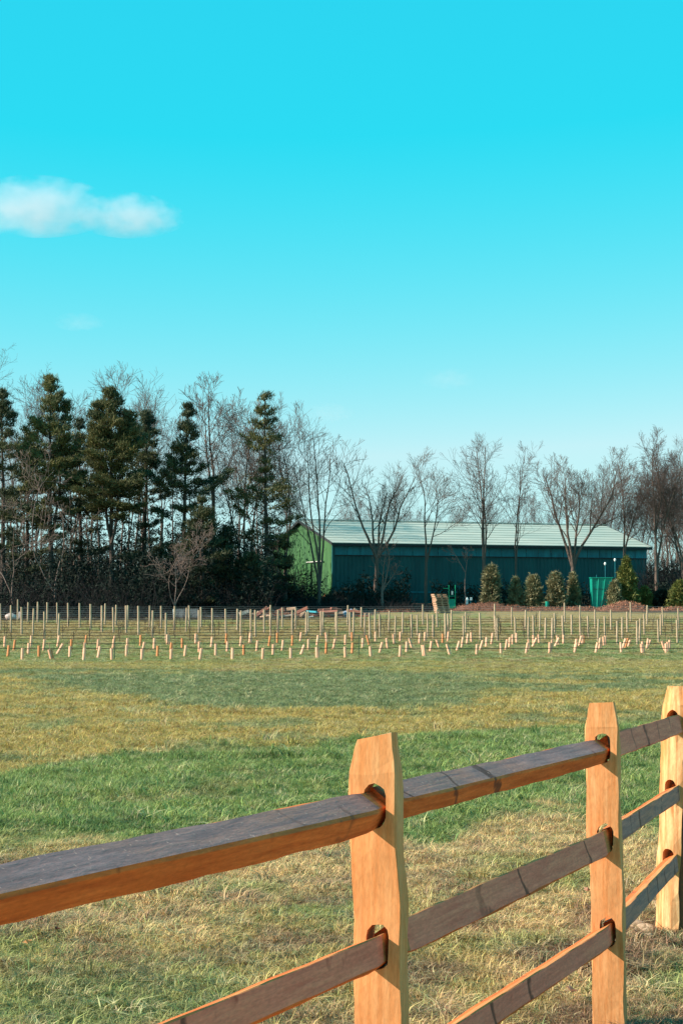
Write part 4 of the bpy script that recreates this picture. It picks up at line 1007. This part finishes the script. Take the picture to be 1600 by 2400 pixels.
tb = []
def tcx(x0, lst):
    for xb, b, xt, t in lst: tb.append((x0 + xb / 3.92, 1390 + b / 3.92, x0 + xt / 3.92, 1390 + t / 3.92))
tcx(0, [(45, 497, 50, 398), (75, 585, 86, 480), (130, 525, 142, 430), (207, 615, 212, 505), (262, 565, 268, 460), (285, 500, 292, 392), (361, 588, 362, 482), (403, 528, 414, 424), (475, 612, 455, 517), (490, 612, 468, 520), (530, 495, 550, 392), (525, 563, 580, 468), (642, 590, 645, 487), (655, 530, 662, 424), (770, 618, 778, 505), (773, 560, 782, 455), (788, 470, 796, 388), (900, 525, 908, 424), (903, 593, 922, 490), (1030, 617, 1028, 508), (1040, 510, 1050, 422), (1052, 430, 1058, 395), (1163, 585, 1167, 480), (1170, 515, 1175, 415), (1290, 485, 1296, 385), (1303, 620, 1308, 515), (1310, 550, 1330, 450), (1416, 515, 1420, 415), (1447, 585, 1452, 485), (1538, 478, 1540, 380), (1552, 478, 1552, 383)])
tcx(400, [(0, 550, 10, 455), (5, 610, 10, 512), (107, 508, 108, 415), (130, 582, 143, 480), (230, 473, 233, 373), (240, 470, 242, 376), (262, 545, 266, 445), (270, 612, 286, 508), (373, 500, 384, 402), (413, 578, 416, 467), (510, 470, 515, 372), (520, 540, 524, 445), (568, 610, 569, 503), (640, 492, 650, 398), (672, 573, 673, 475), (724, 460, 733, 365), (738, 455, 741, 368), (790, 533, 800, 435), (845, 608, 850, 505), (902, 490, 915, 393), (940, 570, 945, 470), (980, 458, 981, 365), (1025, 530, 1035, 433), (1103, 605, 1103, 503), (1117, 485, 1120, 390), (1190, 453, 1200, 360), (1197, 565, 1228, 477), (1265, 525, 1267, 423), (1342, 487, 1354, 388), (1343, 597, 1341, 495), (1353, 597, 1352, 500), (1433, 452, 1425, 362), (1427, 560, 1432, 455), (1492, 520, 1512, 420)])
tcx(800, [(35, 475, 38, 383), (37, 598, 32, 492), (98, 445, 96, 360), (98, 555, 104, 457), (193, 510, 197, 415), (255, 478, 232, 385), (270, 587, 263, 490), (312, 445, 312, 355), (350, 550, 375, 452), (425, 513, 413, 413), (484, 472, 477, 378), (540, 445, 541, 355), (535, 585, 542, 480), (597, 542, 600, 447), (603, 540, 607, 450), (648, 505, 620, 415), (715, 465, 719, 370), (764, 447, 768, 360), (772, 445, 775, 364), (755, 577, 740, 477), (765, 577, 753, 477), (815, 532, 826, 442), (895, 500, 872, 428), (928, 460, 930, 375), (975, 447, 982, 355), (995, 570, 967, 468), (1058, 530, 1083, 442), (1103, 500, 1116, 405), (1150, 468, 1162, 375), (1193, 450, 1189, 362), (1240, 565, 1243, 470), (1270, 528, 1297, 434), (1326, 495, 1333, 405), (1375, 470, 1388, 367), (1463, 556, 1461, 460), (1505, 525, 1520, 425), (1540, 500, 1545, 405)])
tcx(1200, [(2, 470, 3, 380), (38, 455, 38, 368), (125, 555, 142, 455), (150, 520, 150, 425), (183, 495, 222, 413), (192, 465, 193, 388), (246, 460, 241, 376), (340, 553, 343, 452), (350, 551, 351, 455), (362, 520, 363, 428), (390, 492, 428, 412), (425, 480, 411, 390), (468, 465, 470, 385), (570, 550, 590, 455), (572, 515, 588, 422), (610, 492, 633, 395), (640, 470, 645, 392), (655, 465, 658, 392), (765, 550, 782, 455), (797, 515, 805, 412), (812, 502, 812, 420), (840, 485, 836, 400), (852, 482, 852, 395), (998, 545, 995, 452), (1010, 510, 1040, 420), (1035, 505, 1058, 415), (1060, 492, 1080, 432), (1190, 550, 1183, 468), (1203, 548, 1192, 445), (1232, 515, 1248, 420), (1240, 505, 1268, 432), (1400, 530, 1370, 442), (1410, 553, 1408, 462), (1424, 540, 1427, 450), (1440, 515, 1443, 430)])
def tube_mesh(mt):
    K = 10; V = []; r0, r1 = .078, .068
    for z_, q in ((0, r0), (.35, r0), (.7, r0), (.7, r1), (0, r1)):
        for i in range(K): a = i * 6.283 / K; V.append((math.cos(a) * q, math.sin(a) * q, z_))
    m = MB(); m.add(V, [(r_ * K + i, r_ * K + (i + 1) % K, (r_ + 1) * K + (i + 1) % K, (r_ + 1) * K + i) for r_ in range(4) for i in range(K)])
    o = m.build('tree_tube', mt, None, smooth=False); me = o.data; bpy.data.objects.remove(o); return me
tA, tB = tube_mesh(M_tubeA), tube_mesh(M_tubeB)
stk = MB(); stk.tube((.07, 0, -.1), (.07, .02, .86), .012, k=5); so = stk.build('stake', M_twig); stkm = so.data; bpy.data.objects.remove(so)
trn = ['front', 'second', 'third', 'rear']; ted = [1535.5, 1524, 1512, 0]
rows = {}
for t in tb: rows.setdefault(row_of(t[1], ted, trn), []).append(t)
trs = random.Random(12)
for rn, its in rows.items():
    its.sort(key=lambda q: q[0])
    for k, (xb, b, xt, t) in enumerate(its):
        g = G(xb, b); top = P(xt, t, g.y); v = top - g; hh = v.length
        orange = (int(xb * 7) % 7 in (0,)) or (int(xb) in (33, 92, 427, 571, 684, 1036))
        e = empty('tree_tube', g, 0)
        e.rotation_euler = Vector((v.x, v.y + trs.uniform(-.08, .08), v.z)).to_track_quat('Z', 'Y').to_euler()
        c = link('sleeve', tB if orange else tA, e); c.scale = (1, 1, hh / .7)
        c2 = link('stake', stkm, e)
        dx = (xt - xb); lean = 'leaning right' if dx > 3 else ('leaning left' if dx < -2 else ('tipped slightly right' if dx > 1 else 'upright'))
        tag(e, '%s tree tube %s, %s from left in the %s row' % ('deep orange' if orange else 'pale peach', lean, ordinal(k + 1), rn), 'tree tube', 'tree shelter tubes in the field')
for xb, b, xt, t, lab in ((840, 1541, 841, 1489, 'thin dark green metal stake standing alone between tubes near the middle'), (269, 1546, 270, 1497, 'thin dark green metal stake beside a peach tube at the left')):
    g = G(xb, b); top = P(xt, t, g.y); m = MB(); m.tube((0, 0, -.1), top - g, .022, k=6); o = m.build('metal_stake', mat('dark_green_steel', (.01, .05, .03), .5), None, loc=g); tag(o, lab, 'stake', 'metal stakes among the tubes')

# ------------------------------------------------------------------ split rail fence in the foreground
def fence():
    PA = P(892, 1890, 4.90); PB = P(1417, 1762, 7.20); PC = P(1580, 1692, 9.50); PD = P(1625, 1640, 11.9)
    PZ = P(-520, 2250, 2.60)
    root = empty('split_rail_fence', (PA.x, PA.y, float(gz(PA.y))), 0, 'fresh orange cedar split rail fence with three rails, crossing the lower right foreground', 'fence')
    inv = Matrix.Translation(-root.location)
    u_ = Vector((PB.x - PA.x, PB.y - PA.y, 0)).normalized(); r_ = Vector((u_.y, -u_.x, 0))
    spec = {  # base pixel-ish centre, top z, slots (pixel y), width, depth, lean
        'A': (PA, 4.90, 892, 1722, (1886, 2212, 2532), .122, .10, (-.022, 0), 0, [M_post, M_endgrain, M_post]),
        'B': (PB, 7.20, 1417, 1645, (1752, 1963, 2180), .122, .10, (-.022, 0), 1, [M_post, M_endgrain, M_post]),
        'C': (PC, 9.50, 1572, 1607, (1690, 1852, 2014), .15, .13, (.045, 0), 2, [M_postpale, M_endgrain, M_bark]),
        'D': (PD, 11.9, 1622, 1598, (1660, 1795, 1925), .14, .11, (0, 0), 3, [M_post, M_endgrain, M_post]),
        'Z': (PZ, 2.60, -520, 1930, (2200, 2830, 3400), .138, .105, (0, 0), 4, [M_post, M_endgrain, M_post])}
    slots = {}
    for key, (c, d, px, ytop, sy, w, dep, lean, sd, mts) in spec.items():
        rs = random.Random(40 + sd); zt = P(px, ytop, d).z; zg = float(gz(d)) - .25
        ang = math.atan2(r_.y, r_.x)
        ang += R({'A': 8, 'B': 9, 'C': -14}.get(key, 0))
        # rings: local x = along r_, local y = along u_
        cs = .18
        prof = [(-.5, -.5 + cs * .2), (-.5 + cs * .15, -.5), (.0, -.5 - .015), (.5 - cs * .15, -.5), (.5, -.5 + cs * .25), (.5 + .02, 0), (.5, .5 - cs * .3), (.5 - cs * .3, .5), (-.5 + cs * .3, .5), (-.5, .5 - cs * .3), (-.5 - .01, 0)]
        if key == 'C': prof = [(-.5, -.15), (-.42, -.42), (-.1, -.52), (.18, -.5), (.40, -.40), (.5, -.12), (.52, .2), (.3, .48), (0, .52), (-.3, .5), (-.5, .2)]
        K = len(prof); H = zt - zg; nz_ = 30; V = []; zs = [i / nz_ * (H - .1) for i in range(nz_ + 1)] + [H - .092, H - .06, H - .03, H - .003]
        ph = [rs.random() * 6 for _ in range(8)]
        midz = H * .6
        for j, z_ in enumerate(zs):
            tp = max(0, (z_ - (H - .092)) / .092)
            wx = w * (1 - .26 * tp ** .9) * (1 + .010 * math.sin(z_ * 5 + ph[0])); wy = dep * (1 - .18 * tp)
            ox = lean[0] * (z_ - midz) + .003 * math.sin(z_ * 9 + ph[1]) + (.008 * tp if key == 'A' else 0); oy = lean[1] * z_
            for i, (a, b) in enumerate(prof):
                jx = .0028 * math.sin(z_ * (17 + i) + ph[i % 8] * 3) + rs.uniform(-.0009, .0009)
                if key == 'C': jx *= 2.2 if i in (4, 5, 6) else 1.2; jx += rs.uniform(-.003, .003) * (i in (4, 5, 6))
                zz = z_
                if j == len(zs) - 1: zz += (.010 * a * 2 if key in 'A' else .004 * a) - .004 * b
                V.append((a * wx + ox + jx * (1 if abs(a) > .4 else .3), b * wy + oy + jx * .6, zz))
        Fs = []; mi = []
        for j in range(len(zs) - 1):
            for i in range(K):
                Fs.append((j * K + i, j * K + (i + 1) % K, (j + 1) * K + (i + 1) % K, (j + 1) * K + i))
                mi.append(2 if (key == 'C' and i in (4, 5, 6)) else 0)
        Fs.append(tuple((len(zs) - 1) * K + i for i in range(K))); mi.append(1)
        Fs.append(tuple(K - 1 - i for i in range(K))); mi.append(0)
        mb = MB(); mb.v = V; mb.f = Fs; mb.m = mi
        po = mb.build('post', mts, None, loc=(c.x, d, zg), rot=(0, 0, ang))
        # slots cut through for the rails
        cut = MB(); sl = []
        for y_ in sy:
            zc = P(px, y_, d).z; lz = zc - zg; sx = lean[0] * (lz - midz) + (.003 if key in 'AB' else 0)
            n = 7; rad = .030; hh = .027; pr = []
            for q in range(n): a = math.pi * q / (n - 1); pr.append((sx + math.cos(a) * rad * rs.uniform(.93, 1.07), lz + hh + math.sin(a) * rad * rs.uniform(.9, 1.2)))
            for q in range(n): a = math.pi + math.pi * q / (n - 1); pr.append((sx + math.cos(a) * rad * rs.uniform(.93, 1.07), lz - hh + math.sin(a) * rad))
            m_ = len(pr); vs = [(a, -.3, b) for a, b in pr] + [(a, .3, b) for a, b in pr]
            cut.add(vs, [(i, (i + 1) % m_, m_ + (i + 1) % m_, m_ + i) for i in range(m_)] + [tuple(range(m_ - 1, -1, -1)), tuple(range(m_, 2 * m_))])
            M_ = Matrix.Translation(Vector((c.x, d, zg))) @ Matrix.Rotation(ang, 4, 'Z')
            sl.append(M_ @ Vector((sx, 0, lz)))
        co = cut.build('cutter', M_post, None, loc=(c.x, d, zg), rot=(0, 0, ang))
        for ob in (po, co):
            bm = bmesh.new(); bm.from_mesh(ob.data); bmesh.ops.recalc_face_normals(bm, faces=bm.faces[:]); bm.to_mesh(ob.data); bm.free()
        md = po.modifiers.new('b', 'BOOLEAN'); md.operation = 'DIFFERENCE'; md.solver = 'EXACT'; md.object = co
        bpy.context.view_layer.update()
        ev = po.evaluated_get(bpy.context.evaluated_depsgraph_get()); nm = bpy.data.meshes.new_from_object(ev)
        po.modifiers.clear(); po.data = nm; bpy.data.objects.remove(co)
        po.parent = root; po.location = Vector((c.x, d, zg)) - root.location
        if key == 'C': po['label'] = 'pale rough post with stripped bark side near the right edge'
        slots[key] = sl
    # rails.  cross sections: local x along the rail, y = camera-side (right), z up
    def rail(a, b, secA, secB, mats, seed, endA=1, endB=1, label=None, cutface=.12, sagz=0.0):
        rs = random.Random(seed); d = b - a; L = d.length
        q = Vector((d.x, d.y, 0)).normalized(); side = Vector((q.y, -q.x, 0)); up = side.cross(q) * 1.0
        xa = d.normalized(); up = side.cross(xa) if side.cross(xa).z > 0 else -side.cross(xa)
        M_ = Matrix((xa, -side, up)).transposed()
        if M_.determinant() < 0: pass
        K = len(secA); n = 46; V = []; Fs = []; mi = []
        ph = [rs.random() * 6 for _ in range(K + 3)]
        ts = sorted(set([i / n for i in range(n + 1)] + [.012, .03, .05, .97, .988, .95]))
        for t in ts:
            s_ = t * L
            ea = min(1, max(0, (s_ - .045) / cutface)) if endA else 1
            eb = min(1, max(0, (L - s_ - .045) / cutface)) if endB else 1
            e = min(ea, eb); e = e * e * (3 - 2 * e) * .4 + e * .6
            bow = sagz * 4 * t * (1 - t)
            for i in range(K):
                y = secA[i][0] * (1 - t) + secB[i][0] * t; z = secA[i][1] * (1 - t) + secB[i][1] * t
                k = 1 + .03 * math.sin(s_ * 3.3 + ph[i]) + .022 * math.sin(s_ * 13 + ph[i] * 2) + .008 * math.sin(s_ * 29 + ph[i] * 5) + rs.uniform(-.012, .012)
                y *= k; z *= k
                ty = max(-.027, min(.027, y * .68)); tz = max(-.047, min(.046, z * .97))
                y = ty * (1 - e) + y * e; z = tz * (1 - e) + z * e
                V.append((s_, -y, z + bow))
        m_ = len(ts)
        for j in range(m_ - 1):
            s_ = ts[j] * L
            for i in range(K):
                Fs.append((j * K + i, j * K + (i + 1) % K, (j + 1) * K + (i + 1) % K, (j + 1) * K + i))
                mm = mats[i]
                near = min(s_ if endA else 9, L - s_ if endB else 9)
                if near < cutface * (.9 + .5 * math.sin(i * 2.1 + seed)) and mm in (0, 1): mm = 3
                mi.append(mm)
        Fs.append(tuple(range(K))); mi.append(2); Fs.append(tuple((m_ - 1) * K + K - 1 - i for i in range(K))); mi.append(2)
        mb = MB(); mb.v = V; mb.f = Fs; mb.m = mi
        o = mb.build('rail', [M_grey, M_brown, M_orange, M_orange2], None)
        bm = bmesh.new(); bm.from_mesh(o.data); bmesh.ops.recalc_face_normals(bm, faces=bm.faces[:]); bm.to_mesh(o.data); bm.free()
        o.matrix_world = Matrix.Translation(a - root.location) @ M_.to_4x4()
        o.parent = root
        if label: o['label'] = label
        return o
    M_orange2 = wood_mat('cut_rail_end', [(.55, .23, .07), (.62, .30, .11), (.42, .15, .05)], 0)
    # (side, up) metres, going round; m: 0 grey, 1 brown, 2 orange
    wedge = [(-.038, .042), (-.031, .045), (.045, .009), (.048, -.001), (.016, -.056), (.004, -.060), (-.04, -.03), (-.044, .01)]
    wm = [2, 0, 2, 2, 2, 2, 1, 2]
    wedge2 = [(-.036, .041), (-.029, .044), (.043, .009), (.045, .000), (.022, -.045), (.010, -.050), (-.04, -.03), (-.042, .01)]
    flat = [(-.006, .040), (.030, .055), (.034, .052), (.044, -.030), (.040, -.038), (.012, -.056), (-.03, -.045), (-.036, .03)]
    fm = [3, 3, 1, 2, 2, 2, 1, 2]
    tri = [(-.018, .040), (.016, .060), (.021, .057), (.046, -.044), (.042, -.052), (.0, -.060), (-.04, -.04), (-.036, .03)]
    tm = [3, 3, 1, 2, 2, 2, 1, 2]
    sc = lambda s, k, kz=None: [(a * k, b * (kz or k)) for a, b in s]
    A, B, C, D, Z = (slots[k] for k in 'ABCDZ')
    g = .003
    def ends(p, q):
        w = (q - p).normalized(); return p + w * g, q - w * g
    Z0 = Vector((Z[0].x, Z[0].y, P(-20, 2098, 3.10).z + (P(-20, 2098, 3.10).z - A[0].z) * .30)); Z1 = Vector((Z[1].x, Z[1].y, A[1].z + .045)); Z2 = Vector((Z[2].x, Z[2].y, A[2].z + .02))
    dz = Vector((0, 0, -.011))
    rail(*ends(Z0, A[0] + dz), sc(wedge, .88), sc(wedge, .95, 1.0), wm, 1, label='heavy top rail with mottled grey upper face and burnt orange underside, nearest the viewer', cutface=.10)
    rail(*ends(Z1, A[1] + dz), sc(flat, .80), sc(flat, .82), fm, 2, label='greyish brown middle rail left of the front post', cutface=.08)
    rail(*ends(Z2, A[2] + dz), sc(flat, .95), sc(flat, .95), fm, 3)
    rail(*ends(A[0], B[0] + dz), sc(wedge2, .95, 1.0), sc(wedge2, .95), wm, 4, label='top rail with blue grey upper face and dark knots, between the front post and the second post', cutface=.12)
    rail(*ends(A[1], B[1] + dz), sc(tri, .85, .82), sc(tri, .85, .82), tm, 5, label='middle rail with curved knot streaks between the front post and the second post', cutface=.12)
    rail(*ends(A[2], B[2] + dz), sc(flat, .82), sc(flat, .82), fm, 6, cutface=.12)
    rail(*ends(B[0], C[0] + dz), sc(tri, .85, .86), sc(tri, .82, .8), [3, 3, 1, 1, 1, 1, 1, 1], 7, label='brown top rail with dark vertical streaks leading to the pale rough post', cutface=.10)
    rail(*ends(B[1], C[1] + dz), sc(flat, .8), sc(flat, .8), [3, 3, 0, 0, 0, 2, 1, 2], 8, label='thin grey middle rail leading to the pale rough post', cutface=.10)
    rail(*ends(B[2], C[2] + dz), sc(flat, .85), sc(flat, .85), [3, 3, 0, 0, 0, 2, 1, 2], 9, label='grey bottom rail leading down from the pale rough post', cutface=.10)
    for i in range(3): rail(*ends(C[i], D[i]), sc(flat, .9), sc(flat, .9), fm, 10 + i)
fence()

# pebbles at the foot of the pale post, fallen leaves
for k, (px, py, s, tx) in enumerate(((1490, 2182, .030, 'largest tan pebble, flat on top'), (1502, 2190, .024, 'rounded tan pebble'), (1512, 2196, .020, 'small pale pebble'), (1521, 2188, .024, 'reddish pebble touching the post'), (1486, 2198, .018, 'tiny tan pebble nearest the second post'), (1516, 2204, .018, 'tiny brown pebble in front'), (1498, 2203, .019, 'small grey tan pebble in front'))):
    g = G(px, py); rock('pebble', (g.x, g.y, g.z + s * .9), (s * 1.5, s, s), k + 20, M_stone, tx + ' in the cluster left of the pale post', 'pebble', 'pebbles by the pale post')
def leaf(px, py, s, lab, rz, mt=M_leafdry):
    g = G(px, py); m = MB(); n = 7; V = [(0, 0, 0)]
    for i in range(10):
        a = i * 6.283 / 10; q = s * (1.0 if i % 2 == 0 else .55) * (1.15 if i == 0 else 1); V.append((math.cos(a) * q, math.sin(a) * q * .8, .012 + .35 * q * abs(math.sin(a))))
    m.add(V, [(0, 1 + i, 1 + (i + 1) % 10) for i in range(10)]); m.add([(-s * .95, 0, .012), (-s * 1.6, .004, .006), (-s * 1.6, -.004, .006)], [(0, 1, 2)])
    o = m.build('fallen_leaf', mt, None, loc=(g.x, g.y, g.z + .045), rot=(.3, .2, rz)); tag(o, lab, 'leaf', 'fallen leaves in the grass')
leaf(1338, 2362, .038, 'pinkish curled dry leaf just left of the foot of the second post', 1)
leaf(1375, 2110, .035, 'upright pinkish dry leaf left of the second post above the lowest rail', 2)
leaf(66, 2240, .024, 'orange dry leaf in the straw grass near the left edge', 3, M_orangeb)
leaf(132, 2205, .018, 'small red leaf in the straw grass under the top rail', .4, M_rust)
leaf(1432, 2385, .03, 'pale dry leaf right at the foot of the second post', 2.2)

# ------------------------------------------------------------------ clouds (real volumes, far away)
def cloud(px, py, w, h, d, seed, label, dens):
    c = P(px, py, d); W_ = w * mpp(d); H_ = h * mpp(d)
    m = bpy.data.materials.new('cloud_vapour'); m.use_nodes = True; nt = m.node_tree; n = nt.nodes; l = nt.links
    n.remove(n['Principled BSDF']); pv = n.new('ShaderNodeVolumePrincipled'); l.new(pv.outputs[0], n['Material Output'].inputs['Volume'])
    pv.inputs['Color'].default_value = (1, .89, .90, 1); pv.inputs['Anisotropy'].default_value = .0
    tc = n.new('ShaderNodeTexCoord'); ln = n.new('ShaderNodeVectorMath'); ln.operation = 'LENGTH'
    nz = n.new('ShaderNodeTexNoise'); nz.inputs['Scale'].default_value = 2.9; nz.inputs['Detail'].default_value = 6
    mp = n.new('ShaderNodeMapping'); mp.inputs['Location'].default_value = (seed * 3.3, seed, 0); mp.inputs['Scale'].default_value = (1.2, 1, .8)
    l.new(tc.outputs['Object'], ln.inputs[0]); l.new(tc.outputs['Object'], mp.inputs[0]); l.new(mp.outputs[0], nz.inputs['Vector'])
    a = n.new('ShaderNodeMath'); a.operation = 'SUBTRACT'; a.inputs[0].default_value = 1.0; l.new(ln.outputs['Value'], a.inputs[1])
    b = n.new('ShaderNodeMath'); b.operation = 'MULTIPLY_ADD'; b.inputs[1].default_value = 1.9; l.new(nz.outputs[0], b.inputs[0]); b.inputs[2].default_value = -.95
    s = n.new('ShaderNodeMath'); s.operation = 'ADD'; l.new(a.outputs[0], s.inputs[0]); l.new(b.outputs[0], s.inputs[1])
    mr = n.new('ShaderNodeMapRange'); mr.inputs['From Min'].default_value = .04; mr.inputs['From Max'].default_value = .8; mr.inputs['To Max'].default_value = dens; l.new(s.outputs[0], mr.inputs['Value'])
    l.new(mr.outputs[0], pv.inputs['Density'])
    bm = bmesh.new(); bmesh.ops.create_icosphere(bm, subdivisions=4, radius=1.0)
    for v in bm.verts:
        if v.co.z < 0: v.co.z *= .75
    me = bpy.data.meshes.new('cloud'); bm.to_mesh(me); bm.free(); me.materials.append(m)
    o = link('cloud', me, None, c); o.scale = (W_ / 2, W_ / 2.6, H_ / 2)
    tag(o, label, 'cloud', 'small clouds in the clear sky')
cloud(85, 493, 370, 160, 1800, 1, 'larger soft white cloud at the left edge of the sky', .014)
cloud(305, 512, 262, 118, 1800, 2, 'smaller soft white cloud right of the larger one', .016)
cloud(187, 757, 130, 50, 1800, 3, 'faint small wisp of cloud low at the left', .005)
cloud(1050, 890, 140, 60, 1800, 4, 'faint pinkish wisp of cloud above the barn', .004)
cloud(768, 970, 130, 60, 1800, 5, 'faint pinkish wisp right of the lone pine', .004)
